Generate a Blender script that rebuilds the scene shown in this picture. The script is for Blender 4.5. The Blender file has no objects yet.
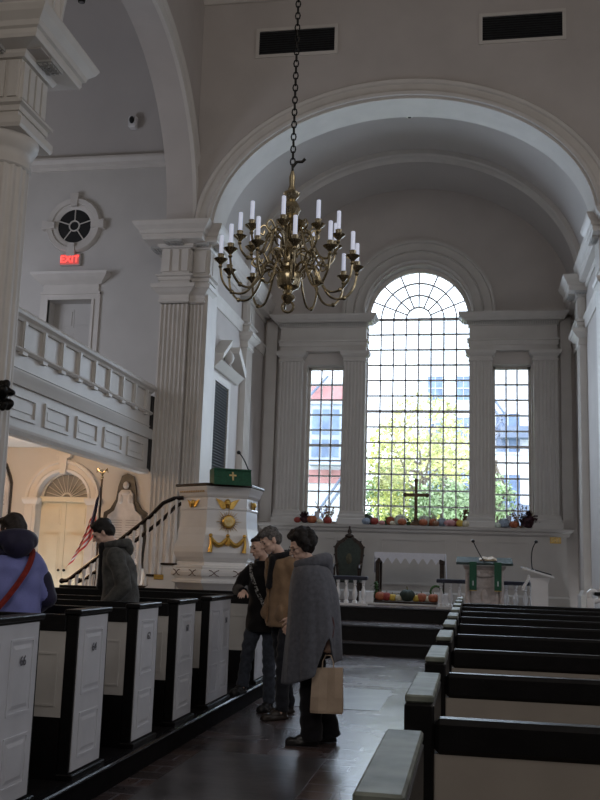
import bpy, bmesh, math, random
from mathutils import Vector, Matrix
from math import sin, cos, pi, radians, sqrt
random.seed(7)
COL = bpy.context.scene.collection

# ------------------------------------------------------------------ materials
def mat(name, col, rough=0.6, var=0.06, scale=6.0, metal=0.0, bump=0.0, bscale=60.0, emit=None, estr=0.0, spec=0.5, coat=0.0, sheen=0.0):
    m = bpy.data.materials.new(name); m.use_nodes = True
    nt = m.node_tree; b = nt.nodes['Principled BSDF']
    b.inputs['Roughness'].default_value = rough
    b.inputs['Metallic'].default_value = metal
    b.inputs['Specular IOR Level'].default_value = spec
    if coat: b.inputs['Coat Weight'].default_value = coat
    if sheen: b.inputs['Sheen Weight'].default_value = sheen
    tc = nt.nodes.new('ShaderNodeTexCoord')
    no = nt.nodes.new('ShaderNodeTexNoise'); no.inputs['Scale'].default_value = scale; no.inputs['Detail'].default_value = 5
    nt.links.new(tc.outputs['Object'], no.inputs['Vector'])
    rp = nt.nodes.new('ShaderNodeValToRGB')
    rp.color_ramp.elements[0].position = 0.3; rp.color_ramp.elements[1].position = 0.7
    lo = [max(0, c * (1 - var * 2)) for c in col]; hi = [min(1, c * (1 + var)) for c in col]
    rp.color_ramp.elements[0].color = (*lo, 1); rp.color_ramp.elements[1].color = (*hi, 1)
    nt.links.new(no.outputs['Fac'], rp.inputs['Fac']); nt.links.new(rp.outputs['Color'], b.inputs['Base Color'])
    if bump:
        n2 = nt.nodes.new('ShaderNodeTexNoise'); n2.inputs['Scale'].default_value = bscale; n2.inputs['Detail'].default_value = 6
        bp = nt.nodes.new('ShaderNodeBump'); bp.inputs['Strength'].default_value = bump; bp.inputs['Distance'].default_value = 0.02
        nt.links.new(tc.outputs['Object'], n2.inputs['Vector']); nt.links.new(n2.outputs['Fac'], bp.inputs['Height'])
        nt.links.new(bp.outputs['Normal'], b.inputs['Normal'])
    if emit:
        b.inputs['Emission Color'].default_value = (*emit, 1); b.inputs['Emission Strength'].default_value = estr
    return m

M = {}
M['plaster'] = mat('plaster', (.56, .515, .485), .8, .035, 1.3, bump=.05, bscale=20)
M['plaster_aisle'] = mat('plaster_aisle', (.60, .575, .545), .85, .04, 1.1)
M['vault'] = mat('vault_plaster', (.57, .535, .51), .85, .03, .8)
M['trim'] = mat('cream_trim', (.66, .62, .575), .5, .03, 3)
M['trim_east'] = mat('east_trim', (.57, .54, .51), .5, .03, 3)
M['white'] = mat('white_gloss_paint', (.86, .85, .85), .22, .02, 4, coat=.3)
M['door'] = mat('cream_door', (.74, .66, .50), .5, .03, 3)
M['pewwhite'] = mat('pew_panel_white', (.66, .67, .72), .5, .04, 5)
M['pewblack'] = mat('pew_black_paint', (.006, .0055, .006), .4, .2, 14, spec=.25, bump=.06)
M['platform'] = mat('platform_black', (.008, .007, .008), .75, .2, 10, spec=.08)
M['beige'] = mat('pew_beige_back', (.36, .32, .28), .6, .06, 5)
M['gold'] = mat('gilding', (.72, .46, .12), .35, .12, 30, metal=.85)
M['brass'] = mat('aged_brass', (.50, .42, .27), .24, .25, 25, metal=.92)
M['bronze'] = mat('dark_bronze', (.10, .06, .03), .4, .2, 25, metal=.4)
M['iron'] = mat('dark_iron', (.02, .018, .016), .45, .2, 30, metal=.8)
M['candle'] = mat('candle_ivory_glow', (.82, .84, .95), .4, .02, 10, emit=(.7, .78, 1), estr=.34)  # candles are unlit; a faint blue glow is added to brighten them
M['dark'] = mat('near_black', (.012, .012, .013), .5, .2, 10)
M['louver'] = mat('louver_dark', (.025, .027, .030), .55, .15, 10)
M['darkwood'] = mat('dark_wood', (.035, .018, .010), .32, .3, 18, spec=.4)
M['handrail'] = mat('mahogany_rail', (.014, .007, .006), .2, .3, 18)
M['cushion'] = mat('navy_cushion', (.012, .014, .035), .4, .1, 12, sheen=.2)
M['green'] = mat('green_brocade', (.01, .10, .05), .6, .15, 30)
M['greendark'] = mat('dark_green_leather', (.03, .045, .035), .5, .2, 16)
M['lace'] = mat('white_linen', (.72, .73, .80), .8, .03, 40)
M['stone'] = mat('pale_marble', (.55, .53, .53), .4, .12, 5)
M['stone_line'] = mat('engraved_line', (.22, .20, .20), .7, .1, 20)
M['black_marble'] = mat('black_marble', (.03, .027, .027), .3, .4, 8)
M['exit_red'] = mat('exit_red', (.9, .05, .04), .5, .02, 5, emit=(1, .06, .05), estr=2.6)
M['exit_glow'] = mat('exit_face', (.55, .16, .15), .5, .02, 5, emit=(1, .12, .1), estr=.34)
M['number'] = mat('number_black', (.10, .10, .12), .5, .1, 10)
M['metal'] = mat('grey_metal', (.25, .25, .26), .35, .1, 10, metal=.9)
M['skin'] = mat('skin', (.74, .50, .40), .5, .08, 14, spec=.35)
M['lips'] = mat('lips', (.33, .12, .10), .45, .05, 20)
M['eye'] = mat('eye_dark', (.03, .02, .018), .2, .1, 20)
M['muntin'] = mat('window_bar', (.80, .80, .84), .5, .03, 5)

def glass_mat():
    m = bpy.data.materials.new('window_glass'); m.use_nodes = True; nt = m.node_tree
    for n in list(nt.nodes): nt.nodes.remove(n)
    o = nt.nodes.new('ShaderNodeOutputMaterial'); t = nt.nodes.new('ShaderNodeBsdfTransparent')
    t.inputs['Color'].default_value = (.93, .96, 1, 1)
    g = nt.nodes.new('ShaderNodeBsdfGlossy'); g.inputs['Roughness'].default_value = .04
    fr = nt.nodes.new('ShaderNodeFresnel'); fr.inputs['IOR'].default_value = 1.45
    mx = nt.nodes.new('ShaderNodeMixShader')
    nt.links.new(fr.outputs[0], mx.inputs[0]); nt.links.new(t.outputs[0], mx.inputs[1]); nt.links.new(g.outputs[0], mx.inputs[2])
    nt.links.new(mx.outputs[0], o.inputs[0]); return m
M['glass'] = glass_mat()

def floor_mat():
    m = mat('floor_paving', (.05, .05, .06), .3, .3, 1.2, bump=.12, bscale=9)
    nt = m.node_tree; b = nt.nodes['Principled BSDF']
    tc = nt.nodes.new('ShaderNodeTexCoord')
    br = nt.nodes.new('ShaderNodeTexBrick')
    br.inputs['Color1'].default_value = (.055, .048, .050, 1); br.inputs['Color2'].default_value = (.12, .082, .072, 1)
    br.inputs['Mortar'].default_value = (.15, .14, .155, 1)
    br.inputs['Scale'].default_value = 1.0; br.inputs['Mortar Size'].default_value = .010
    br.inputs['Brick Width'].default_value = .42; br.inputs['Row Height'].default_value = .21
    nt.links.new(tc.outputs['Object'], br.inputs['Vector'])
    n3 = nt.nodes.new('ShaderNodeTexNoise'); n3.inputs['Scale'].default_value = 1.1; n3.inputs['Detail'].default_value = 6
    nt.links.new(tc.outputs['Object'], n3.inputs['Vector'])
    mx = nt.nodes.new('ShaderNodeMixRGB'); mx.blend_type = 'MULTIPLY'; mx.inputs[0].default_value = .8
    rp = nt.nodes.new('ShaderNodeValToRGB'); rp.color_ramp.elements[0].color = (.55, .55, .55, 1); rp.color_ramp.elements[0].position = .35
    rp.color_ramp.elements[1].color = (1.25, 1.2, 1.25, 1); rp.color_ramp.elements[1].position = .65
    nt.links.new(n3.outputs['Fac'], rp.inputs['Fac'])
    nt.links.new(br.outputs['Color'], mx.inputs[1]); nt.links.new(rp.outputs['Color'], mx.inputs[2])
    nt.links.new(mx.outputs[0], b.inputs['Base Color'])
    mr = nt.nodes.new('ShaderNodeMapRange'); mr.inputs['To Min'].default_value = .16; mr.inputs['To Max'].default_value = .36
    nt.links.new(n3.outputs['Fac'], mr.inputs['Value']); nt.links.new(mr.outputs[0], b.inputs['Roughness'])
    return m
M['floor'] = floor_mat()
M['slab'] = mat('worn_slab', (.085, .078, .082), .3, .25, 3, bump=.1, bscale=12)

def cap_mat():   # black pew cap whose pale grey-green colour joins wear and reflected window light
    m = mat('worn_lit_pew_cap', (.20, .22, .19), .55, .35, 9, spec=.3)
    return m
M['cap'] = cap_mat()

# ------------------------------------------------------------------ mesh builder
class MB:
    def __init__(s): s.v = []; s.f = []; s.mi = []; s.cm = 0
    def add(s, vs, fs):
        o = len(s.v); s.v += [tuple(p) for p in vs]; s.f += [tuple(o + i for i in f) for f in fs]; s.mi += [s.cm] * len(fs); return s
    def box(s, x0, x1, y0, y1, z0, z1):
        v = [(x, y, z) for z in (z0, z1) for y in (y0, y1) for x in (x0, x1)]
        return s.add(v, [(0, 2, 3, 1), (4, 5, 7, 6), (0, 1, 5, 4), (2, 6, 7, 3), (0, 4, 6, 2), (1, 3, 7, 5)])
    def bbox(s, x0, x1, y0, y1, z0, z1, b=.006):    # bevelled box
        rings = []
        for z, o in ((z0, b), (z0 + b, 0), (z1 - b, 0), (z1, b)):
            rings.append([(x0 + o, y0 + b + 0, z), (x0 + b, y0 + o, z), (x1 - b, y0 + o, z), (x1 - o, y0 + b, z),
                          (x1 - o, y1 - b, z), (x1 - b, y1 - o, z), (x0 + b, y1 - o, z), (x0 + o, y1 - b, z)])
        return s.loft(rings)
    def loft(s, rings, cap=True, closed=True):
        n = len(rings[0]); vs = [p for r in rings for p in r]; fs = []
        for i in range(len(rings) - 1):
            for j in range(n if closed else n - 1):
                k = (j + 1) % n
                fs.append((i * n + j, i * n + k, (i + 1) * n + k, (i + 1) * n + j))
        if cap:
            fs.append(tuple(range(n - 1, -1, -1))); fs.append(tuple((len(rings) - 1) * n + j for j in range(n)))
        return s.add(vs, fs)
    def rect(s, x0, x1, y0, y1, prof):              # rectangle mouldings: prof [(z, overhang)]
        return s.loft([[(x0 - o, y0 - o, z), (x1 + o, y0 - o, z), (x1 + o, y1 + o, z), (x0 - o, y1 + o, z)] for z, o in prof])
    def frame(s, fn, u0, u1, v0, v1, w, h0, h1):     # mitred frame, fn(u,v,h)
        rings = []
        for (a, b, sa, sb) in ((u0, v0, 1, 1), (u1, v0, -1, 1), (u1, v1, -1, -1), (u0, v1, 1, -1)):
            rings.append([fn(a, b, h0), fn(a, b, h1), fn(a + sa * w, b + sb * w, h1), fn(a + sa * w, b + sb * w, h0)])
        vs = [p for r in rings for p in r]; fs = []
        for i in range(4):
            for j in range(4):
                k = (j + 1) % 4; q = (i + 1) % 4; fs.append((i * 4 + j, i * 4 + k, q * 4 + k, q * 4 + j))
        return s.add(vs, fs)
    def lathe(s, prof, c=(0, 0, 0), n=24, rib=None):
        rings = []
        for r, z in prof:
            ring = []
            for i in range(n):
                a = 2 * pi * i / n; k = rib(a) if rib else 1
                ring.append((c[0] + r * k * cos(a), c[1] + r * k * sin(a), c[2] + z))
            rings.append(ring)
        return s.loft(rings)
    def prism(s, poly, fn, h0, h1):                 # poly 2D, fn(u,v,h)->xyz
        return s.loft([[fn(u, v, h) for u, v in poly] for h in (h0, h1)])
    def tube(s, pts, rad, n=10, flat=1.0, up=None):
        pts = [Vector(p) for p in pts]; m = len(pts)
        if not hasattr(rad, '__len__'): rad = [rad] * m
        rings = []; prev = None
        for i, p in enumerate(pts):
            t = (pts[min(i + 1, m - 1)] - pts[max(i - 1, 0)])
            if t.length < 1e-9: t = Vector((0, 0, 1))
            t.normalize()
            if prev is None:
                a = Vector(up) if up else (Vector((0, 0, 1)) if abs(t.z) < .9 else Vector((1, 0, 0)))
            else: a = prev
            u = (a - t * a.dot(t)); 
            if u.length < 1e-6: u = t.orthogonal()
            u.normalize(); w = t.cross(u); prev = u
            rings.append([tuple(p + u * cos(2 * pi * k / n) * rad[i] * flat + w * sin(2 * pi * k / n) * rad[i]) for k in range(n)])
        return s.loft(rings)
    def ball(s, c, r, n=16, m=10, R=None):
        if not hasattr(r, '__len__'): r = (r, r, r)
        vs = []; fs = []
        for i in range(1, m):
            ph = pi * i / m
            for j in range(n):
                a = 2 * pi * j / n; vs.append(Vector((r[0] * sin(ph) * cos(a), r[1] * sin(ph) * sin(a), r[2] * cos(ph))))
        top = len(vs); vs.append(Vector((0, 0, r[2]))); vs.append(Vector((0, 0, -r[2])))
        if R is not None: vs = [R @ v for v in vs]
        vs = [tuple(v + Vector(c)) for v in vs]
        for i in range(m - 2):
            for j in range(n):
                k = (j + 1) % n; fs.append((i * n + j, (i + 1) * n + j, (i + 1) * n + k, i * n + k))
        for j in range(n):
            k = (j + 1) % n; fs.append((top, j, k)); fs.append((top + 1, (m - 2) * n + k, (m - 2) * n + j))
        return s.add(vs, fs)
    def limb(s, pts, rad, n=14):                    # tube with round ends and joints
        s.tube(pts, rad, n)
        if not hasattr(rad, '__len__'): rad = [rad] * len(pts)
        for p, r in zip(pts, rad): s.ball(p, r * .995, n, 8)
        return s
    def build(s, name, m, parent=None, world=True, smooth=False, fix=True, angle=None):
        me = bpy.data.meshes.new(name)
        off = Vector((0, 0, 0))
        if parent is not None and world:
            p = parent
            while p is not None: off += p.location; p = p.parent
        me.from_pydata([tuple(Vector(v) - off) for v in s.v], [], s.f); me.update()
        ms = m if isinstance(m, (list, tuple)) else [m]
        for k in ms: me.materials.append(k)
        if len(ms) > 1:
            for p_, i in zip(me.polygons, s.mi): p_.material_index = i
        if fix:
            bm = bmesh.new(); bm.from_mesh(me); bmesh.ops.recalc_face_normals(bm, faces=bm.faces); bm.to_mesh(me); bm.free()
        if smooth:
            for p_ in me.polygons: p_.use_smooth = True
            try:
                if angle != 0: me.set_sharp_from_angle(angle=radians(angle or 38))
            except Exception: pass
        o = bpy.data.objects.new(name, me); COL.objects.link(o)
        if parent is not None: o.parent = parent
        return o

def tag(o, label=None, cat=None, group=None, kind=None):
    if label: o['label'] = label
    if cat: o['category'] = cat
    if group: o['group'] = group
    if kind: o['kind'] = kind
    return o
def thing(name, label, cat, loc=(0, 0, 0), rz=0, group=None):
    o = bpy.data.objects.new(name, None); COL.objects.link(o); o.location = loc; o.rotation_euler = (0, 0, rz)
    o.empty_display_size = .1
    return tag(o, label, cat, group)
def struct(name, mb, m, label=None, parent=None, smooth=False, cat=None):
    o = mb.build(name, m, parent, smooth=smooth)
    if parent is None: o['kind'] = 'structure'; o['label'] = label or name.replace('_', ' '); o['category'] = cat or name.split('_')[0]
    return o
def copy_tree(o, parent=None, offset=None):
    c = o.copy(); COL.objects.link(c)
    if parent is not None: c.parent = parent
    for ch in list(o.children): copy_tree(ch, c)
    return c
def text_mesh(name, body, size, m, parent, matrix, depth=.002):
    cu = bpy.data.curves.new(name, 'FONT'); cu.body = body; cu.size = size; cu.extrude = depth; cu.align_x = 'CENTER'; cu.align_y = 'CENTER'
    t = bpy.data.objects.new(name + '_tmp', cu); COL.objects.link(t)
    dg = bpy.context.evaluated_depsgraph_get()
    me = bpy.data.meshes.new_from_object(t.evaluated_get(dg)); COL.objects.unlink(t); bpy.data.objects.remove(t)
    me.materials.clear(); me.materials.append(m)
    o = bpy.data.objects.new(name, me); COL.objects.link(o); o.parent = parent; o.matrix_local = matrix
    return o
def remesh(name, mb, m, parent=None, voxel=.01, sm=2, world=False, disp=None):
    o = mb.build(name, m, parent, world=world, fix=True)
    r = o.modifiers.new('r', 'REMESH'); r.mode = 'VOXEL'; r.voxel_size = voxel; r.use_smooth_shade = True
    if sm:
        q = o.modifiers.new('s', 'SMOOTH'); q.iterations = sm; q.factor = .5
    dg = bpy.context.evaluated_depsgraph_get(); dg.update()
    me = bpy.data.meshes.new_from_object(o.evaluated_get(dg)); o.modifiers.clear(); o.data = me
    me.materials.clear(); me.materials.append(m)
    if disp:
        for v in me.vertices: v.co = disp(v.co)
    for p in me.polygons: p.use_smooth = True
    return o
def ell(cx, z0, a, b, t): return (cx + a * cos(t), z0 + b * sin(t))
def arch_band(mb, cx, z0, a, b, prof, n=48, fn=lambda u, z, d: (u, d, z), t0=0, t1=pi):
    rings = []
    for i in range(n + 1):
        t = t0 + (t1 - t0) * i / n; ring = []
        for dr, d in prof:
            u, z = ell(cx, z0, a + dr, b + dr, t); ring.append(fn(u, z, d))
        rings.append(ring)
    return mb.loft(rings)
def arch_wall(mb, u0, u1, z0, z1, cx, zs, a, b, d0, d1, fn=lambda u, z, d: (u, d, z), n=48):
    """wall slab u0..u1 x z0..z1 between depths d0,d1 with an arched hole (springing zs, down to z0)"""
    pts = [ell(cx, zs, a, b, pi - pi * i / n) for i in range(n + 1)]
    outline = [(u0, z0), (u0, z1), (u1, z1), (u1, z0), (cx + a, z0)] + pts[::-1] + [(cx - a, z0)]
    # build as strips: left jamb, right jamb, head strips
    def slab(us, zt): pass
    o = []
    def quad(u_a, za, u_b, zb, zt):
        v = [fn(u_a, za, d0), fn(u_b, zb, d0), fn(u_b, zt, d0), fn(u_a, zt, d0), fn(u_a, za, d1), fn(u_b, zb, d1), fn(u_b, zt, d1), fn(u_a, zt, d1)]
        mb.add(v, [(0, 1, 2, 3), (4, 7, 6, 5), (0, 4, 5, 1), (3, 2, 6, 7)])
    for i in range(n): quad(pts[i][0], pts[i][1], pts[i + 1][0], pts[i + 1][1], z1)
    for ua, ub in ((u0, cx - a), (cx + a, u1)):
        if ub - ua > 1e-4:
            v = [fn(u, z, d) for d in (d0, d1) for z in (z0, z1) for u in (ua, ub)]
            mb.add(v, [(0, 1, 3, 2), (4, 6, 7, 5), (0, 4, 5, 1), (2, 3, 7, 6), (0, 2, 6, 4), (1, 5, 7, 3)])
    return mb
def fluted_poly(w, d, nf, depth=.034, fr=.66):      # plan polygon of a pilaster: front toward -y
    pts = [(0, d), (0, 0)]; cell = w / (nf + .4); x = cell * .2
    for i in range(nf):
        a = x + cell * (1 - fr) / 2; b = x + cell * (1 + fr) / 2
        pts += [(a, 0), (a + (b - a) * .2, depth), (b - (b - a) * .2, depth), (b, 0)]; x += cell
    pts += [(w, 0), (w, d)]
    return pts
# ================================================================== SETTING
AX = -1.25                       # axis of the chancel
struct('floor', MB().box(-11, 6.2, -4, 16.0, -.2, 0), M['floor'], 'dark brick and slab paving of the church floor')
s = MB(); s.box(-11, -2.2, -4, 12.6, 0, .16); s2 = MB(); s2.bbox(-2.24, -2.17, -4, 12.6, .14, .165, .008)
M['edge'] = mat('polished_black_edge', (.015, .015, .018), .22, .2, 10, coat=.25)
struct('trim_30', s2, M['edge'], 'polished black edge of the raised pew platform')
struct('pew_platform_floor', s, M['platform'], 'raised black wooden pew platform left of the aisle', cat='floor')
for i, (y0, y1, x0, x1) in enumerate(((5.6, 7.35, -2.0, -1.05), (1.2, 3.6, -1.75, -.75), (9.9, 11.6, -1.9, -.9))):
    struct('floor_slab', MB().box(x0, x1, y0, y1, -.02, .003), M['slab'], ['worn stone slab set in aisle paving beside caped woman', 'worn stone slab set in aisle paving nearest the camera', 'worn stone slab set in aisle paving before the chancel steps'][i], cat='floor')
# chancel steps
def step(y0, z1, lab, nose=.03):
    t = thing('chancel_step', lab, 'step', (AX, y0, 0)); t['kind'] = 'structure'
    s = MB().box(-4.55, 2.05, y0, 21.4, z1 - .26, z1 - .03); s.build('riser', M['pewblack'], t)
    s = MB().bbox(-4.55, 2.05, y0 - nose, y0 + .07, z1 - .03, z1, .006); s.build('nosing', M['nosing'], t)
    s = MB().box(-4.55, 2.05, y0 + .07, 21.4, z1 - .03, z1 - .002); s.build('tread', M['floor'], t)
M['nosing'] = mat('step_nosing', (.06, .06, .065), .25, .1, 10)
step(15.97, .20, 'lowest black chancel step with grey nosing, at the end of the aisle')
step(16.30, .455, 'middle black chancel step with wide blue grey tread')
step(17.62, .71, 'top black chancel step below the communion rail', .05)

# ---- walls
fy = lambda u, z, d: (u, d, z)          # wall facing -y : u = x
fx = lambda u, z, d: (d, u, z)          # wall facing x  : u = y
s = MB(); arch_wall(s, -5.0, 2.45, 7.1, 12.2, AX, 7.2, 3.36, 2.42, 15.8, 16.5)
struct('wall_arch', s, M['plaster'], 'grey plaster wall above the great chancel arch')
s = MB(); arch_band(s, AX, 7.2, 3.34, 2.40, [(-.0, 15.82), (-.0, 15.72), (.05, 15.70), (.09, 15.72), (.10, 15.755), (.21, 15.755), (.23, 15.72), (.28, 15.70), (.31, 15.74), (.31, 15.82)], 72)
struct('trim_1', s, M['trim'], 'cream moulded archivolt around the great chancel arch', smooth=True)
s = MB(); arch_band(s, AX, 7.2, 3.30, 2.36, [(0, 15.80), (.05, 15.80), (.05, 16.51), (0, 16.51)], 72)
struct('trim_2', s, M['trimlight'] if 'trimlight' in M else M['trim'], 'pale soffit band lining the great chancel arch', smooth=True)
# chancel vault and side walls
s = MB(); arch_band(s, AX - .05, 7.25, 3.55, 2.95, [(0, 16.5), (.15, 16.5), (.15, 21.5), (0, 21.5)], 64)
struct('ceiling_chancel', s, M['vault'], 'smooth plaster barrel vault of the chancel', smooth=True)
s = MB(); arch_band(s, AX - .05, 7.25, 3.55, 2.95, [(.02, 19.3), (-.10, 19.3), (-.12, 19.36), (-.08, 19.42), (-.08, 19.62), (-.12, 19.68), (-.10, 19.74), (.02, 19.74)], 72)
struct('trim_3', s, M['trim'], 'moulded rib arching across the chancel vault', smooth=True)
struct('wall_chancel_left', MB().box(-5.0, -4.8, 17.0, 21.5, 0, 7.6), M['plaster'], 'left plaster side wall of the chancel')
struct('wall_chancel_right', MB().box(2.25, 2.45, 16.4, 21.5, 0, 7.6), M['plaster'], 'right plaster side wall of the chancel')
# nave side walls, arcades
s = MB()
arch_wall(s, 9.75, 15.85, 7.2, 12.2, 12.85, 7.4, 2.95, 2.65, -5.42, -4.91, fx)
arch_wall(s, 3.7, 9.75, 7.2, 12.2, 6.6, 7.4, 2.95, 2.65, -5.42, -4.91, fx)
struct('wall_arcade_left', s, M['plaster'], 'plaster arcade wall with round arches on the left of the nave')
for i, (cy) in enumerate((12.85, 6.6)):
    s = MB(); 
    for dd in ((-4.93, -4.86, -4.84, -4.88),):
        arch_band(s, cy, 7.4, 2.95, 2.65, [(-.01, dd[0]), (-.01, dd[1]), (.07, dd[2]), (.10, dd[3]), (.22, dd[3]), (.24, dd[1]), (.30, dd[2]), (.32, dd[0])], 48, fx)
    struct('trim_%d' % (4 + i), s, M['trim'], ['moulding on the left arcade arch beside the chancel', 'moulding on the left arcade arch nearest the camera'][i], smooth=True)
struct('wall_right', MB().box(6.0, 6.2, -4, 16.5, 0, 12.2), M['plaster'], 'right side wall of the church')
struct('wall_right_front', MB().box(2.45, 6.0, 15.9, 16.4, 0, 12.2), M['plaster'], 'plaster wall right of the chancel arch')
struct('wall_back', MB().box(-11, 6.2, -4.2, -4, 0, 12.2), M['plaster'], 'rear wall behind the pews')
struct('wall_left', MB().box(-11.2, -11, -4, 17.2, 0, 12.2), M['plaster_aisle'], 'left outer wall of the aisle')
struct('ceiling', MB().box(-5.5, 6.2, -4.2, 16.5, 12.2, 12.4), M['plaster'], 'flat plaster ceiling of the nave')
# nave crown moulding on the arch wall
s = MB(); s.loft([[(x, 15.8 - o, z) for z, o in ((11.62, 0), (11.62, .05), (11.70, .07), (11.76, .14), (11.86, .17), (11.92, .28), (12.02, .30), (12.2, .30), (12.2, 0))] for x in (-4.91, 6.0)])
struct('trim_6', s, M['trim'], 'cream crown moulding above the chancel arch wall')
# ---- aisle east wall with door openings cut as separate boxes
YA = 17.0
s = MB()
DX0, DX1, DZ = -8.05, -7.03, 2.48          # lower door opening (arched)
UX0, UX1, UZ0, UZ1 = -8.12, -7.22, 3.95, 6.34
cxd = (DX0 + DX1) / 2; rd = (DX1 - DX0) / 2
arch_wall(s, -9.4, -5.4, 0, 3.95, cxd, DZ, rd, rd, YA, YA + .35)
s.box(-11, -9.4, YA, YA + .35, 0, 3.95)
s.box(-11, UX0, YA, YA + .35, 3.95, 9.2); s.box(UX1, -5.4, YA, YA + .35, 3.95, 9.2); s.box(UX0, UX1, YA, YA + .35, UZ1, 9.2)
s2 = MB()
for i in range(13):
    t = pi / 2 * i / 12
    s2.v  # noqa
rings = []
for i in range(15):
    t = pi / 2 * i / 14; y = YA - 2.6 * (1 - cos(t)); z = 9.2 + 2.6 * sin(t)
    rings.append([(-11, y, z), (-5.4, y, z)])
s2.loft(rings + [[(-11, -4, 11.8), (-5.4, -4, 11.8)]], cap=False, closed=False)
struct('wall_aisle_east', s, M['plaster_aisle'], 'end wall of the left aisle with doors on two levels')
struct('ceiling_aisle', s2, M['vault'], 'coved plaster ceiling over the left gallery', smooth=True)
s = MB(); s.loft([[(x, YA - o, z) for z, o in ((9.0, 0), (9.0, .04), (9.06, .06), (9.10, .14), (9.17, .18), (9.22, .18), (9.22, 0))] for x in (-11, -5.4)])
struct('trim_7', s, M['trim'], 'cream cornice under the aisle ceiling cove')

# lower double door with fanlight
d = thing('door_1', 'cream double door under a half-round fanlight below the gallery', 'door', (cxd, YA, 0)); d['kind'] = 'structure'
for sgn in (-1, 1):
    x0, x1 = (cxd - rd, cxd - .004) if sgn < 0 else (cxd + .004, cxd + rd)
    s = MB().box(x0, x1, YA + .20, YA + .25, 0, DZ - .02)
    for z0, z1 in ((.15, .75), (.95, 1.85), (2.0, 2.36)):
        a, b = x0 + .09, x1 - .09
        s.rect(a, b, YA + .19, YA + .2, [(z0, 0), (z1, 0)]); s.box(a + .03, b - .03, YA + .178, YA + .2, z0 + .03, z1 - .03)
    lf = s.build('door_leaf', M['door'], d)
    k = MB(); k.ball((cxd + sgn * .055, YA + .15, 1.17), .026); k.tube([(cxd + sgn * .055, YA + .2, 1.17), (cxd + sgn * .055, YA + .15, 1.17)], .01); k.build('door_knob', M['iron'], lf, smooth=True)
s = MB(); s.box(cxd - rd, cxd + rd, YA + .10, YA + .27, DZ - .04, DZ + .05); s.build('transom', M['door'], d)
s = MB(); arch_band(s, cxd, DZ + .03, rd - .06, rd - .06, [(0, YA + .15), (.06, YA + .15), (.06, YA + .22), (0, YA + .22)], 24)
for i in range(1, 12):
    t = pi * i / 12; s.tube([(cxd + .1 * cos(t), YA + .19, DZ + .03 + .1 * sin(t)), (cxd + (rd - .04) * cos(t), YA + .19, DZ + .03 + (rd - .04) * sin(t))], .008, 6)
arch_band(s, cxd, DZ + .03, .08, .08, [(0, YA + .17), (.03, YA + .17), (.03, YA + .22), (0, YA + .22)], 12)
s.build('fanlight_bars', M['trim'], d)
M['fanpane'] = mat('fanlight_glass', (.30, .29, .27), .15, .1, 4)
s = MB(); arch_band(s, cxd, DZ + .02, 0.01, 0.01, [(0, YA + .215), (rd - .03, YA + .215), (rd - .03, YA + .225), (0, YA + .225)], 24); s.build('fanlight_pane', M['fanpane'], d)
s = MB(); arch_band(s, cxd, DZ, rd, rd, [(0, YA + .02), (0, YA - .05), (.05, YA - .07), (.07, YA - .05), (.15, YA - .05), (.17, YA - .08), (.22, YA - .08), (.22, YA + .02)], 36)
for sx in (-1, 1):
    a, b = sorted((cxd + sx * rd, cxd + sx * (rd + .22)))
    s.box(a, b, YA - .05, YA + .02, 0, DZ - .1); s.box(a + .06, b - .06, YA - .065, YA, .3, DZ - .14)
    s.rect(a, b, YA - .05, YA + .02, [(DZ - .1, .02), (DZ - .06, .03), (DZ - .02, .05), (DZ + .02, .05)])
s.build('door_surround', M['trim'], d, smooth=True)
s = MB(); zt = DZ + rd; s.loft([[(cxd - w, YA - .12, z), (cxd + w, YA - .12, z), (cxd + w, YA + .02, z), (cxd - w, YA + .02, z)] for z, w in ((zt - .04, .05), (zt + .26, .08), (zt + .26, .13), (zt + .31, .15), (zt + .33, .15))]); s.build('keystone', M['trim'], d)

# upper gallery door
d = thing('door_2', 'cream panelled door with hooded surround in the gallery', 'door', ((UX0 + UX1) / 2, YA, UZ0)); d['kind'] = 'structure'
s = MB().box(UX0, UX1, YA + .28, YA + .34, UZ0, UZ1)
w = (UX1 - UX0)
xs = (UX0 + .08, UX0 + w / 2 - .03, UX0 + w / 2 + .03, UX1 - .08)
for z0, z1 in ((4.15, 4.95), (5.05, 5.75), (5.85, 6.22)):
    for a, b in ((xs[0], xs[1]), (xs[2], xs[3])):
        s.box(a, b, YA + .27, YA + .28, z0, z1); s.box(a + .04, b - .04, YA + .255, YA + .28, z0 + .04, z1 - .04)
s.build('door_leaf', M['plaster_aisle'], d)
s = MB()
for a, b in ((UX0 - .16, UX0), (UX1, UX1 + .16)):
    s.box(a, b, YA - .05, YA + .02, UZ0, UZ1 + .14); s.box(a + (.11 if a < UX0 - .1 else 0), b - (0 if a < UX0 - .1 else .11), YA - .08, YA, UZ0, UZ1)
s.box(UX0, UX1, YA - .05, YA + .02, UZ1, UZ1 + .14); s.box(UX0 - .16, UX1 + .16, YA - .08, YA, UZ1 + .1, UZ1 + .15)
s.box(UX0 - .12, UX1 + .12, YA - .05, YA, UZ1 + .15, UZ1 + .32)
s.build('door_surround', M['trim'], d)
s = MB(); s.rect(UX0 - .16, UX1 + .16, YA - .06, YA, [(UZ1 + .30, 0), (UZ1 + .33, .03), (UZ1 + .37, .08), (UZ1 + .42, .13), (UZ1 + .47, .17), (UZ1 + .52, .18), (UZ1 + .52, 0)]); s.build('hood', M['trim'], d)

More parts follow.
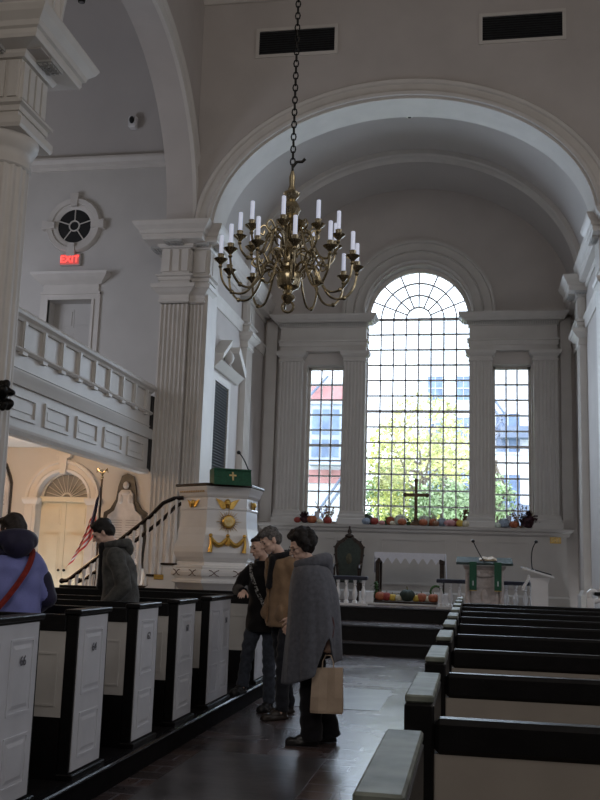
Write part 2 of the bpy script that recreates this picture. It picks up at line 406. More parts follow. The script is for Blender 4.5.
# round window
cx, cz, R0 = -7.70, 7.84, .50
d = thing('window_4', 'round window with dark panes and five radiating bars above the exit sign', 'window', (cx, YA, cz)); d['kind'] = 'structure'
s = MB(); arch_band(s, cx, cz, .34, .34, [(0, YA), (0, YA - .03), (.05, YA - .06), (.10, YA - .06), (.11, YA - .10), (.20, YA - .12), (.23, YA - .06), (.23, YA)], 48, t0=0, t1=2 * pi)
s.build('window_frame', M['trim'], d, smooth=True)
for k in range(4):
    t = k * pi / 2; c_, s_ = cos(t), sin(t)
    q = MB(); q.loft([[(cx + c_ * r - s_ * w, YA - dd, cz + s_ * r + c_ * w) for r, w in ((.38, -.06), (.64, -.09), (.64, .09), (.38, .06))] for dd in (0, .14)]); q.build('keystone', M['trim'], d)
s = MB(); s.loft([[(cx + .35 * cos(a * pi / 16), y, cz + .35 * sin(a * pi / 16)) for a in range(32)] for y in (YA - .005, YA - .02)]); s.build('pane', M['dark'], d)
s = MB(); arch_band(s, cx, cz, .09, .09, [(0, YA - .02), (0, YA - .045), (.025, YA - .045), (.025, YA - .02)], 24, t0=0, t1=2 * pi)
for k in range(5):
    t = pi / 2 + k * 2 * pi / 5; s.tube([(cx + .11 * cos(t), YA - .03, cz + .11 * sin(t)), (cx + .35 * cos(t), YA - .03, cz + .35 * sin(t))], .013, 6)
s.build('window_bars', M['trim'], d)
# exit sign
d = thing('exit_sign', 'lit red exit sign between the round window and the gallery door', 'sign', (-7.72, YA, 7.0))
MB().bbox(-7.93, -7.51, YA - .09, YA - .001, 7.02, 7.26, .01).build('sign_box', M['plaster_aisle'], d)
MB().box(-7.91, -7.53, YA - .1, YA - .09, 7.035, 7.235).build('sign_face', M['exit_glow'], d)
text_mesh('sign_lettering', 'EXIT', .19, M['exit_red'], d, Matrix.Translation((0, -.104, .135)) @ Matrix.Rotation(pi / 2, 4, 'X'), .003)
# security camera
d = thing('security_camera', 'small white security camera with black lens on the aisle ceiling cove', 'camera', (-6.55, 16.75, 9.85))
MB().bbox(-6.63, -6.47, 16.70, 16.86, 9.74, 9.98, .02).build('housing', M['white'], d)
s = MB(); s.ball((-6.55, 16.69, 9.88), (.05, .05, .075)); s.build('lens', M['dark'], d, smooth=True)

# ---- gallery
GX = -5.45
struct('gallery_floor', MB().box(-11, GX + .04, 3.0, YA, 3.45, 3.62), M['plaster_aisle'], 'underside and floor of the left gallery', cat='floor')
g = thing('gallery_parapet', 'panelled cream gallery parapet running along the left arcade', 'parapet', (GX, 10, 2.85)); g['kind'] = 'structure'
y0, y1 = 3.0, 15.62
s = MB().box(GX - .12, GX, y0, y1, 2.88, 4.25)
s.build('parapet_wall', M['trim'], g)
s = MB()
def rail_y(s, prof): s.loft([[(GX + o, y, z) for z, o in prof] for y in (y0, y1)])
rail_y(s, [(4.24, -.14), (4.24, .03), (4.27, .05), (4.30, .09), (4.335, .10), (4.37, .08), (4.37, -.16)]); s.build('handrail', M['trim'], g)
s = MB(); rail_y(s, [(3.86, -.01), (3.86, .03), (3.89, .06), (3.92, .04), (3.92, -.01)]); rail_y(s, [(3.46, -.01), (3.47, .015), (3.50, .025), (3.53, .025), (3.55, .01), (3.55, -.01)])
rail_y(s, [(3.66, -.01), (3.66, .015), (3.68, .015), (3.68, -.01)]); rail_y(s, [(2.85, -.13), (2.85, .03), (2.90, .05), (2.94, .02), (2.94, -.13)]); s.build('moulding', M['trim'], g)
n = 22; pitch = (y1 - y0) / n
for i in range(n):          # upper mullions, panel strips
    yy = y0 + (i + .5) * pitch
    if yy < 8.8: continue
    q = MB(); q.box(GX - .01, GX + .035, yy - .06, yy + .06, 3.92, 4.25); q.box(GX - .01, GX + .05, yy - .035, yy + .035, 3.92, 4.25); q.box(GX - .01, GX + .06, yy - .07, yy + .07, 3.83, 3.87); q.build('stile', M['trim'], g)
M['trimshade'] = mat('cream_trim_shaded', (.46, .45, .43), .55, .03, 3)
yy = y1 - .25
while yy > 8.9:
    q = MB(); a, b = yy - .78, yy; z0, z1 = 3.05, 3.36; fr = .045
    for (ya, yb, za, zb) in ((a, b, z0, z0 + fr), (a, b, z1 - fr, z1), (a, a + fr, z0, z1), (b - fr, b, z0, z1)): q.box(GX - .01, GX + .035, ya, yb, za, zb) if False else None
    q.frame(lambda u, v, h: (h, u, v), a, b, z0, z1, fr, GX - .01, GX + .028)
    q.box(GX - .01, GX + .012, a + .1, b - .1, z0 + .1, z1 - .1)
    q.build('raised_panel', M['trim'], g); yy -= 1.03
# black box standing in for the shadow gap by the pier
struct('trim_8', MB().box(-5.62, -5.42, 15.62, 15.8, 2.9, 4.2), M['dark'], 'black box standing in for the shadow between gallery parapet and pier')

# ---- entablature profiles
ENT = [(7.0, .0), (7.0, .06), (7.04, .09), (7.08, .10), (7.10, .34), (7.14, .36), (7.20, .36), (7.22, .40), (7.28, .42), (7.36, .50), (7.43, .54), (7.45, .54), (7.45, 0)]
def entab(root, x0, x1, y0, y1, k=.84, zb=6.2, zt=7.26):
    n0 = len(root.children); _entab(root, x0, x1, y0, y1, k)
    for c in list(root.children)[0:]:
        if c.get('_e'): continue
    for o in NEWE:
        for v in o.data.vertices: v.co.z = zb + (v.co.z - 6.2) / 1.25 * (zt - zb)
    NEWE.clear()
NEWE = []
def _entab(root, x0, x1, y0, y1, k=1.0, zoff=0.0):
    s = MB().rect(x0, x1, y0, y1, [(z + zoff, o * k) for z, o in ENT]); NEWE.append(s.build('cornice', M['trim'], root))
    s = MB().rect(x0, x1, y0, y1, [(6.42 + zoff, .0), (7.0 + zoff, .0)])
    nx = max(1, int((x1 - x0) / .16)); 
    for i in range(nx):
        a = x0 + (i + .15) * (x1 - x0) / nx; b = x0 + (i + .85) * (x1 - x0) / nx; s.box(a, b, y0 - .03, y0, 6.5 + zoff, 6.97 + zoff)
    ny = max(1, int((y1 - y0) / .16))
    for i in range(ny):
        a = y0 + (i + .15) * (y1 - y0) / ny; b = y0 + (i + .85) * (y1 - y0) / ny; s.box(x1, x1 + .03, a, b, 6.5 + zoff, 6.97 + zoff); s.box(x0 - .03, x0, a, b, 6.5 + zoff, 6.97 + zoff)
    NEWE.append(s.build('frieze', M['trim'], root))
    s = MB().rect(x0, x1, y0, y1, [(6.2 + zoff, 0), (6.2 + zoff, .02), (6.30 + zoff, .02), (6.30 + zoff, .045), (6.37 + zoff, .045), (6.39 + zoff, .09), (6.42 + zoff, .09), (6.42 + zoff, 0)]); NEWE.append(s.build('architrave', M['trim'], root))
    # mutule blocks with guttae under the corona
    s = MB(); L = x1 - x0
    for c in ([x0 + L / 2] if L < .9 else [x0 + L * .2, x0 + L * .8]):
        s.box(c - .16, c + .16, y0 - .32 * k, y0 - .08, 7.05 + zoff, 7.10 + zoff)
        for ii in range(5):
            for jj in range(3): s.box(c - .13 + ii * .06, c - .10 + ii * .06, y0 - .29 * k + jj * .07, y0 - .26 * k + jj * .07, 7.03 + zoff, 7.05 + zoff)
    L = y1 - y0
    for c in ([y0 + L / 2] if L < .9 else [y0 + L * .2, y0 + L * .8]):
        for xa, xb in ((x1 + .08, x1 + .32 * k), (x0 - .32 * k, x0 - .08)):
            s.box(xa, xb, c - .16, c + .16, 7.05 + zoff, 7.10 + zoff)
            for ii in range(5):
                for jj in range(3):
                    xx = xa + .03 + jj * .07 * k; s.box(xx, xx + .03, c - .13 + ii * .06, c - .10 + ii * .06, 7.03 + zoff, 7.05 + zoff)
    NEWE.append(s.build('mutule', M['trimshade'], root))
CAPP = [(5.88, 0), (5.90, .03), (5.93, .03), (5.95, .015), (6.02, .02), (6.06, .07), (6.12, .12), (6.13, .14), (6.19, .15), (6.2, .15), (6.2, 0)]
def pier(label, x0, x1, y0, y1, sx):
    t = thing('fluted_pier', label, 'pier', ((x0 + x1) / 2, (y0 + y1) / 2, 0)); t['kind'] = 'structure'
    MB().box(x0, x1, y0 + .14, y1, 0, 7.3).build('core', M['trim'], t)
    # nave-side wide pilaster and narrow second pilaster
    if sx > 0: segs = ((x0, x0 + .50, y0, 6), (x0 + .54, x0 + .76, y0 + .07, 3))
    else: segs = ((x1 - .50, x1, y0, 6), (x1 - .76, x1 - .54, y0 + .07, 3))
    for a, b, yf, nf in segs:
        pl = [(a + u, yf + v) for u, v in fluted_poly(b - a, .2, nf)]
        MB().loft([[(u, v, z) for u, v in pl] for z in (.9, 5.86)]).build('pilaster_shaft', M['trim'], t)
        MB().rect(a, b, yf, yf + .3, CAPP).build('capital', M['trim'], t)
        MB().rect(a, b, yf, yf + .3, [(0, .06), (.7, .06), (.72, .08), (.78, .08), (.80, .05), (.86, .04), (.9, 0)]).build('pilaster_base', M['trim'], t)
    a, b = segs[0][0], segs[0][1]
    entab(t, a, b, y0, y0 + .5)
    a, b = segs[1][0], segs[1][1]
    entab(t, a, b + (.05 if sx > 0 else 0), y0 + .12, y0 + .5, .55)
    return t
pier('fluted cream pier carrying the left side of the chancel arch', -5.41, -4.58, 15.7, 16.45, 1)
pier('fluted cream pier carrying the right side of the chancel arch, at the photo edge', 2.08, 2.91, 15.7, 16.4, -1)
# chancel end pilasters with entablature blocks
def side_pil(label, x0, x1, y0, y1, sx):
    t = thing('fluted_pilaster', label, 'pilaster', ((x0 + x1) / 2, (y0 + y1) / 2, 0)); t['kind'] = 'structure'
    xf = x1 if sx > 0 else x0
    pl = fluted_poly(y1 - y0, abs(x1 - x0), 4)
    MB().loft([[(xf - sx * v, y0 + u, z) for u, v in pl] for z in (.95, 5.9)]).build('pilaster_shaft', M['trim'], t)
    MB().rect(x0, x1, y0, y1, CAPP).build('capital', M['trim'], t)
    MB().rect(x0, x1, y0, y1, [(.7, .06), (1.0, .06), (1.04, .03), (1.1, 0)]).build('pilaster_base', M['trim'], t)
    entab(t, x0, x1, y0, y1, .6)
side_pil('fluted pilaster on the left chancel wall under the vault rib', -4.8, -4.66, 19.25, 19.75, 1)
side_pil('fluted pilaster on the right chancel wall under the vault rib', 2.11, 2.25, 19.25, 19.75, -1)
for sx, lab, x0, x1 in ((1, 'left', -4.82, -4.80), (-1, 'right', 2.25, 2.27)):
    for ya, yb in ((16.5 if sx < 0 else 17.0, 19.2), (19.8, 21.5)):
        s = MB(); prof = [(z, o * .45) for z, o in ENT] + [(6.2, 0), (6.2, .03), (6.39, .05), (6.42, .08), (6.44, 0)]
        xf = x1 if sx > 0 else x0
        s.loft([[(xf + sx * o, y, z) for z, o in prof[:13]] for y in (ya, yb)])
        s.loft([[(xf + sx * o, y, z) for z, o in ((6.2, 0), (6.2, .03), (6.36, .05), (6.42, .08), (6.44, 0))] for y in (ya, yb)])
        struct('trim_%d' % (9 + (0 if sx > 0 else 2) + (ya > 19.5)), s, M['trim'], 'entablature moulding along the %s chancel wall, %s' % (lab, 'beside the east wall' if ya > 19.5 else 'beside the chancel arch'))

# ---- big free-standing column, left foreground
cX, cY = -5.50, 9.95
struct('wall_pier_back', MB().box(-5.41, -4.82, 16.4, 17.02, 0, 12.2), M['plaster'], 'plaster wall joining the left pier to the aisle end wall')
t = thing('fluted_column', 'large fluted white column at the left edge of the nave', 'column', (cX, cY, 0))
def fl(a): 
    k = (a * 20 / (2 * pi)) % 1; return 1 - .055 * max(0, sin(pi * (k - .12) / .76)) if .12 < k < .88 else 1
rings = []
for i in range(13):
    f = i / 12; z = 1.2 + f * 4.70; r = .350 - .018 * f ** 1.6
    rings.append((r, z))
MB().lathe(rings, (cX, cY, 0), 240, fl).build('shaft', M['trim'], t, smooth=True, angle=50)
MB().lathe([(.33, 5.88), (.35, 5.90), (.35, 5.94), (.335, 5.96), (.335, 6.06), (.355, 6.09), (.385, 6.13), (.41, 6.18), (.42, 6.23), (.41, 6.27)], (cX, cY, 0), 64).build('capital', M['trim'], t, smooth=True)
MB().lathe([(.5, .9), (.52, .95), (.5, 1.02), (.44, 1.04), (.43, 1.08), (.45, 1.12), (.42, 1.18), (.39, 1.21)], (cX, cY, 0), 48).build('base_moulding', M['trim'], t, smooth=True)
MB().rect(cX - .46, cX + .46, cY - .46, cY + .46, [(0, .1), (.12, .1), (.16, .04), (.8, .04), (.82, .1), (.9, .1)]).build('plinth', M['trim'], t)
MB().rect(cX - .35, cX + .35, cY - .35, cY + .35, [(6.25, .06), (6.29, .08), (6.37, .08), (6.37, 0)]).build('abacus', M['trim'], t)
entab(t, cX - .33, cX + .33, cY - .33, cY + .33, .88, 6.37, 7.55)
# dark carved ornament on the column
t = thing('carved_ornament', 'dark carved foliage bracket fixed to the big column', 'ornament', (-5.0, 9.62, 3.2))
s = MB()
for k in range(46):
    a = random.uniform(0, 2 * pi); r = random.uniform(.02, .13); s.ball((-5.13 + 1.2 * r * cos(a), 9.72 + random.uniform(-.08, .05), 3.15 + 1.4 * r * sin(a)), random.uniform(.03, .055), 8, 6)
remesh('foliage', s, M['iron'], t, .014, 1, world=True)
t = thing('ceiling_spotlight', 'tiny dark spotlight on the aisle ceiling cove above the security camera', 'spotlight', (-6.95, 14.9, 11.4))
MB().lathe([(.03, -.06), (.06, -.06), (.07, 0), (.07, .12), (.05, .14)], (-6.95, 14.9, 11.36), 16).build('housing', M['iron'], t, smooth=True)
MB().lathe([(.01, -.07), (.045, -.065), (.045, -.05)], (-6.95, 14.9, 11.36), 16).build('lens', M['metal'], t, smooth=True)
# ================================================================== EAST WALL AND WINDOWS
YE = 21.5; SZ = 2.33; WC = -1.21; WR = 1.22; WS = 7.13
WL = [(-3.76, -2.90, SZ, 5.98), (.47, 1.31, SZ, 5.98)]
s = MB()
s.box(-5.0, 2.45, YE, YE + .45, 0, SZ)
s.box(-5.0, WL[0][0], YE, YE + .45, SZ, 10.6); s.box(WL[0][0], WL[0][1], YE, YE + .45, 5.98, 10.6)
s.box(WL[1][0], WL[1][1], YE, YE + .45, 5.98, 10.6); s.box(WL[1][1], 2.45, YE, YE + .45, SZ, 10.6)
arch_wall(s, WL[0][1], WL[1][0], SZ, 10.6, WC, WS, WR, WR, YE, YE + .45)
struct('wall_east', s, M['plaster'], 'plaster east wall with three tall windows')
def bars_side(x0, x1, z0, z1, idx, lab):
    t = thing('window_%d' % idx, lab, 'window', ((x0 + x1) / 2, YE + .2, z0)); t['kind'] = 'structure'
    s = MB(); y0, y1 = YE + .28, YE + .38; w = .055
    s.box(x0, x0 + w, y0, y1, z0, z1); s.box(x1 - w, x1, y0, y1, z0, z1); s.box(x0, x1, y0, y1, z1 - w, z1); s.box(x0, x1, y0, y1, z0, z0 + .08); s.build('window_frame', M['trim'], t)
    s = MB()
    for i in (1, 2):
        x = x0 + w + (x1 - x0 - 2 * w) * i / 3; s.box(x - .017, x + .017, y0 + .02, y1 - .02, z0, z1)
    n = 10
    for i in range(1, n):
        z = z0 + .05 + (z1 - z0 - .1) * i / n; h = .03 if i == 5 else .017; s.box(x0, x1, y0 + .02, y1 - .02, z - h, z + h)
    s.build('window_bars', M['muntin'], t)
    MB().box(x0 + .01, x1 - .01, y0 + .045, y0 + .051, z0, z1).build('pane', M['glass'], t)
bars_side(*WL[0], 1, 'narrow left window beside the tall arched window')
bars_side(*WL[1], 3, 'narrow right window beside the tall arched window')
t = thing('window_2', 'tall arched central window with fan-shaped top', 'window', (WC, YE + .2, SZ)); t['kind'] = 'structure'
y0, y1 = YE + .30, YE + .40
s = MB(); arch_band(s, WC, WS, WR - .09, WR - .09, [(0, y0), (.09, y0), (.09, y1), (0, y1)], 48)
for a, b in ((WC - WR, WC - WR + .06), (WC + WR - .06, WC + WR)): s.box(a, b, y0, y1, SZ, WS)
s.box(WC - WR, WC + WR, y0, y1, SZ, SZ + .08); s.build('window_frame', M['trim'], t)
s = MB(); cell = (2 * WR - .12) / 8
for i in range(1, 8):
    x = WC - WR + .06 + cell * i; s.box(x - .017, x + .017, y0 + .02, y1 - .02, SZ, WS)
for i in range(14):
    z = WS - .362 * i
    if z < SZ + .1: break
    h = .03 if i in (0, 6) else .017; s.box(WC - WR, WC + WR, y0 + .02, y1 - .02, z - h, z + h)
for k in (1, 2, 3): arch_band(s, WC, WS, cell * k - .016, cell * k - .016, [(0, y0 + .02), (.032, y0 + .02), (.032, y1 - .02), (0, y1 - .02)], 40)
for k in range(1, 8):
    a = pi * k / 8; q0, q1 = cell * 1, WR - .05
    s.tube([(WC + q0 * cos(a), y0 + .05, WS + q0 * sin(a)), (WC + q1 * cos(a), y0 + .05, WS + q1 * sin(a))], .019, 6)
s.build('window_bars', M['muntin'], t)
pts = [(WC + (WR - .01) * cos(pi * i / 32), WS + (WR - .01) * sin(pi * i / 32)) for i in range(33)]
poly = [(WC + WR - .01, SZ)] + pts + [(WC - WR + .01, SZ)]
s = MB(); s.loft([[(u, yy, v) for u, v in poly] for yy in (y0 + .045, y0 + .051)]); s.build('pane', M['glass'], t)

# archivolt over the centre window and the pilastered frame
s = MB(); arch_band(s, WC, WS + .05, 1.22, 1.22, [(0, YE + .02), (0, YE - .06), (.04, YE - .09), (.08, YE - .06), (.22, YE - .06), (.24, YE - .1), (.28, YE - .06), (.44, YE - .06), (.46, YE - .12), (.52, YE - .12), (.54, YE + .02)], 60)
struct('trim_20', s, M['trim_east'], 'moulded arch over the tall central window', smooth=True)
YP = YE - .22
for i, (a, b) in enumerate(((-4.36, -3.83), (-2.87, -2.37), (-.05, .45), (1.34, 1.86))):
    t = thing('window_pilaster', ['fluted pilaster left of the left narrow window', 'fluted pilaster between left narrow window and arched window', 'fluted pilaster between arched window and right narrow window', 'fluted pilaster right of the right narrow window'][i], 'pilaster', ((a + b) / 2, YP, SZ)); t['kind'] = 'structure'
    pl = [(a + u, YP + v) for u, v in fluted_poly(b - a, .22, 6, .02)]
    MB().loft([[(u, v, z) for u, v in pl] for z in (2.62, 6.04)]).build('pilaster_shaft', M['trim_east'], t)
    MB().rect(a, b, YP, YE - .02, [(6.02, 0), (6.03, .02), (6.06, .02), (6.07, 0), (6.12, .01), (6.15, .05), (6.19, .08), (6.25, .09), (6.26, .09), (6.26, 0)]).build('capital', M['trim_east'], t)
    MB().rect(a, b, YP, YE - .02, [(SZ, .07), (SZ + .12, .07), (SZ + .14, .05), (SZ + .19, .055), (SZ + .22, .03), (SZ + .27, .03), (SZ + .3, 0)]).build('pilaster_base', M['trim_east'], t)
for i, (a, b) in enumerate(((-4.36, -2.37), (-.05, 1.86))):
    t = thing('window_entablature', ['dentilled entablature left of the arched window', 'dentilled entablature right of the arched window'][i], 'entablature', ((a + b) / 2, YP, 6.45)); t['kind'] = 'structure'
    MB().rect(a, b, YP, YE - .01, [(6.26, 0), (6.38, 0), (6.38, .02), (6.47, .02), (6.49, .05), (6.53, .05), (6.53, 0)]).build('architrave', M['trim_east'], t)
    MB().rect(a, b, YP + .01, YE - .01, [(6.52, 0), (6.84, 0)]).build('frieze', M['trim_east'], t)
    MB().rect(a, b, YP, YE - .01, [(6.82, 0), (6.83, .03), (6.91, .03), (6.93, .12), (6.97, .14), (6.97, .17), (7.01, .19), (7.07, .24), (7.10, .24), (7.10, 0)]).build('cornice', M['trim_east'], t)
    s = MB(); n = int((b - a + .1) / .05)
    for k in range(n): s.box(a - .05 + k * .05, a - .05 + k * .05 + .028, YP - .075, YP - .02, 6.845, 6.905)
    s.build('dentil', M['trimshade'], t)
# plain strips either side and sill ledge with dado
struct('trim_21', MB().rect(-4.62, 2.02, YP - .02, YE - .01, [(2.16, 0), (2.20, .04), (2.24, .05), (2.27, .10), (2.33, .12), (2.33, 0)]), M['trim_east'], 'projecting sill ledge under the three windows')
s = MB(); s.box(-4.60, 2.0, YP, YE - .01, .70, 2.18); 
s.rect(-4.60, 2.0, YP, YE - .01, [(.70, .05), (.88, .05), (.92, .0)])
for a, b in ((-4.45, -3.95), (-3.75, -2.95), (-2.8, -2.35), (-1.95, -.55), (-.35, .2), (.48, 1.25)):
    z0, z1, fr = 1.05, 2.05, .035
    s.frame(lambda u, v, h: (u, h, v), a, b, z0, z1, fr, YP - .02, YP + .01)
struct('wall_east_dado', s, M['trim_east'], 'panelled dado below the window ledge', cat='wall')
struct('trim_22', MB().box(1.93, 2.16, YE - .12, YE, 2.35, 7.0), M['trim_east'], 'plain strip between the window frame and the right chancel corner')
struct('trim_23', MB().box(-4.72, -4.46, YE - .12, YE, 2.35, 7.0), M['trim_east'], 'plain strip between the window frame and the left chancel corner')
s = thing('wall_register', 'small brass wall plate at the right of the chancel dado', 'plate', (1.76, YP, 2.1))
MB().bbox(1.65, 1.88, YP - .015, YP, 2.03, 2.17, .004).build('plate', M['gold'], s)
q = MB(); [q.box(1.67 + i * .03, 1.685 + i * .03, YP - .02, YP - .014, 2.05, 2.15) for i in range(7)]; q.build('grille', M['brass'], s)

# vents, smoke detector
for i, (a, b) in enumerate(((-3.89, -2.38), (.12, 1.6))):
    t = thing('wall_vent', ['dark louvred vent above the arch, left behind the chandelier chain', 'dark louvred vent above the arch, right one without chain'][i], 'vent', ((a + b) / 2, 15.8, 10.5))
    s = MB()
    s.frame(lambda u, v, h: (u, h, v), a, b, 10.49, 11.07, .06, 15.765, 15.805)
    s.build('frame', M['trim'], t)
    MB().box(a + .06, b - .06, 15.79, 15.799, 10.55, 11.01).build('backing', M['dark'], t)
    s = MB()
    for k in range(10): s.loft([[(x, 15.77, 10.56 + k * .045), (x, 15.792, 10.59 + k * .045), (x, 15.792, 10.60 + k * .045), (x, 15.77, 10.567 + k * .045)] for x in (a + .06, b - .06)])
    s.build('slats', M['louver'], t)
t = thing('smoke_detector', 'small round smoke detector on the chancel vault', 'detector', (-1.2, 17.6, 10.12))
MB().lathe([(.02, -.0), (.07, .0), (.085, .03), (.085, .07)], (-1.2, 17.6, 10.1), 20).build('casing', M['white'], t, smooth=True)
MB().lathe([(.01, -.015), (.03, -.015), (.035, .005)], (-1.2, 17.6, 10.095), 12).build('sensor', M['dark'], t, smooth=True)

# framed shuttered opening with broken pediment on left chancel wall
t = thing('shuttered_frame', 'dark louvred shutter in a cream frame with open pediment on left chancel wall', 'shutter', (-4.8, 17.7, 2.6))
s = MB(); X = -4.8
s.frame(lambda u, v, h: (h, u, v), 17.03, 18.33, 2.53, 4.93, .14, X, X + .06)
s.build('frame', M['trim'], t)
s = MB()
for k in range(38): z = 2.68 + k * .055; s.loft([[(X + .01, y, z), (X + .045, y, z + .03), (X + .045, y, z + .04), (X + .01, y, z + .012)] for y in (17.16, 18.20)])
s.build('slats', M['louver'], t)
MB().box(X, X + .012, 17.16, 18.2, 2.66, 4.78).build('backing', M['dark'], t)
s = MB()
zb = 5.15; a, b, mid, ap = 17.03, 18.9, 17.97, 5.85
s.loft([[(X + o, y, z) for z, o in ((zb - .14, .0), (zb - .14, .06), (zb - .08, .12), (zb, .2), (zb, 0))] for y in (a, b)])
for ya, za, yb2, zb2 in ((a, zb, a + .62, zb + .40), (b, zb, b - .62, zb + .40)):
    s.loft([[(X, y, z), (X + .22, y, z), (X + .24, y, z + .12), (X, y, z + .12)] for y, z in ((ya, za), (yb2, zb2))])
s.build('pediment', M['trim'], t)
s = MB(); s.lathe([(.02, 0), (.09, .02), (.05, .06), (.03, .1), (.08, .16), (.10, .24), (.07, .32), (.02, .38)], (X + .1, mid, zb), 16); s.build('finial', M['trim'], t, smooth=True)

# memorial stones on the aisle wall
def stone(name, lab, x0, x1, z0, z1, shape):
    t = thing(name, lab, 'memorial', ((x0 + x1) / 2, YA, z0))
    W = x1 - x0; H = z1 - z0; c = (x0 + x1) / 2
    if shape == 'obelisk':
        po = [(-.5, 0), (.5, 0), (.52, .45), (.50, .58), (.36, .62), (.24, .72), (.2, .86), (.13, .97), (0, 1.0), (-.13, .97), (-.2, .86), (-.24, .72), (-.36, .62), (-.50, .58), (-.52, .45)]
        pi_ = [(-.42, .04), (.42, .04), (.44, .42), (.38, .55), (.24, .60), (.17, .70), (.16, .78), (.10, .82), (-.10, .82), (-.16, .78), (-.17, .70), (-.24, .60), (-.38, .55), (-.44, .42)]
        MB().loft([[(c + u * W, y, z0 + v * H) for u, v in po] for y in (YA - .06, YA - .004)]).build('backing', M['black_marble'], t)
        MB().loft([[(c + u * W, y, z0 + v * H) for u, v in pi_] for y in (YA - .11, YA - .05)]).build('tablet', M['stone'], t)
        s = MB(); s.ball((c, YA - .1, z0 + .87 * H), (.06, .05, .07)); s.ball((c, YA - .09, z0 + .79 * H), (.10, .04, .05)); s.ball((c - .09, YA - .1, z0 + .72 * H), (.05, .04, .09)); s.ball((c + .09, YA - .1, z0 + .72 * H), (.05, .04, .09)); s.build('carving', M['stone'], t, smooth=True)
        q = MB(); random.seed(3)
        for k in range(17):
            z = z0 + (.08 + k * .026) * H; ww = (.30 + .06 * random.random()) * W
            for col in (-.5, .5): q.box(c + col * .36 * W - ww * .42, c + col * .36 * W + ww * .42, YA - .1115, YA - .11, z, z + .008)
        q.build('inscription_lines', M['stone_line'], t)
    else:
        po = [(-.5, 0), (.5, 0), (.5, .72), (.44, .80), (.30, .93), (.1, 1.0), (-.1, 1.0), (-.30, .93), (-.44, .80), (-.5, .72)]
        MB().loft([[(c + u * W, y, z0 + v * H) for u, v in po] for y in (YA - .05, YA - .004)]).build('backing', M['black_marble'], t)
        MB().loft([[(c + u * W * .9, y, z0 + .02 + v * H * .95) for u, v in po] for y in (YA - .1, YA - .04)]).build('tablet', M['stone'], t)
        q = MB(); random.seed(4)
        for k in range(14):
            z = z0 + (.2 + k * .045) * H; ww = (.25 + .12 * random.random()) * W; q.box(c - ww, c + ww, YA - .1015, YA - .1, z, z + .02)
        q.build('inscription_lines', M['stone_line'], t)
stone('memorial_tablet', 'pale carved memorial tablet on black marble right of the arched door', -6.69, -5.85, 1.25, 2.98, 'obelisk')
stone('memorial_tablet', 'pale round-topped memorial tablet left of the arched door', -9.25, -8.56, 1.55, 3.25, 'round')

# ================================================================== OUTSIDE
M['facade'] = mat('pale_render_outside', (.80, .82, .86), .9, .05, .6)
M['brickband'] = mat('pink_brick_outside', (.60, .30, .29), .9, .1, 2)
M['outglass'] = mat('outside_window_glass', (.24, .32, .50), .3, .2, 2)
M['grey_out'] = mat('outside_grey_roof', (.22, .26, .36), .7, .1, 2)
M['leaf'] = mat('autumn_leaf', (.72, .74, .28), .6, .3, 1.2)
M['leaf2'] = mat('green_leaf', (.46, .60, .32), .6, .3, 1.2)
M['bark'] = mat('bark', (.20, .16, .13), .8, .2, 8)
M['grass'] = mat('churchyard_ground', (.25, .3, .2), .9, .2, 2)
struct('ground', MB().box(-60, 60, 22.2, 90, -.3, -.1), M['grass'], 'churchyard ground outside the windows')
def house(lab, x0, x1, y, z1, band):
    t = thing('town_building', lab, 'building', ((x0 + x1) / 2, y, -.1))
    MB().box(x0, x1, y, y + 1.5, -.1, z1).build('facade', M['facade'], t)
    for z0, zz in band: MB().box(x0, x1, y - .06, y, z0, zz).build('brick_band', M['brickband'], t)
    MB().rect(x0, x1, y, y + 1.5, [(z1 - .3, .02), (z1 - .1, .1), (z1, .1)]).build('roof_cornice', M['facade'], t)
    x = x0 + .6
    while x + .9 < x1:
        for z in (1.2, 3.6, 6.0, 9.3, 11.9):
            if z + 1.6 > z1: continue
            if any(zb - 1.2 < z < zz for zb, zz in band): continue
            q = MB(); 
            for (xa, xb, za, zb) in ((x - .08, x, z, z + 1.5), (x + .9, x + .98, z, z + 1.5), (x - .12, x + 1.02, z - .1, z), (x - .12, x + 1.02, z + 1.5, z + 1.62), (x, x + .9, z + .72, z + .78), (x + .43, x + .47, z, z + 1.5)): q.box(xa, xb, y - .08, y, za, zb)
            w = q.build('window_frame', M['lace'], t); MB().box(x, x + .9, y - .03, y, z, z + 1.5).build('pane', M['outglass'], w)
        x += 1.75
    return t
house('pale building with pink brick bands seen through the left window', -9.4, -4.5, 36, 8.55, ((7.6, 8.25), (4.5, 5.0)))
house('tall pale building behind the tree seen through the arched window', -3.3, 1.1, 60, 17.5, ())
house('pale building with blue windows seen through the right window', .35, 7.5, 38, 10.6, ())
bay = thing('bay_window', 'blue grey bay window on the pale building through the left window', 'window', (-5.42, 35.7, 5.2))
MB().rect(-6.0, -4.85, 35.5, 36, [(5.15, .05), (5.3, 0), (7.4, 0), (7.45, .08), (7.55, .08)]).build('bay_body', mat('outside_bay_paint', (.50, .56, .68), .7, .1, 3), bay)
for k, (xa, xb) in enumerate(((-5.93, -5.6), (-5.55, -5.3), (-5.25, -4.92))):
    for za, zb in ((5.45, 6.1), (6.3, 7.25)): MB().box(xa, xb, 35.47, 35.5, za, zb).build('pane', M['outglass'], bay)
t = thing('fire_escape', 'dark diagonal fire escape on the building through the right window', 'fire escape', (1.2, 37.5, 5.5))
s = MB()
for a, b in (((.4, 37.6, 8.3), (1.3, 37.6, 7.0)), ((1.3, 37.6, 7.0), (.5, 37.6, 5.9)), ((.4, 37.6, 8.7), (1.3, 37.6, 7.4)), ((1.3, 37.6, 7.4), (.5, 37.6, 6.3))): s.tube([a, b], .05, 6)
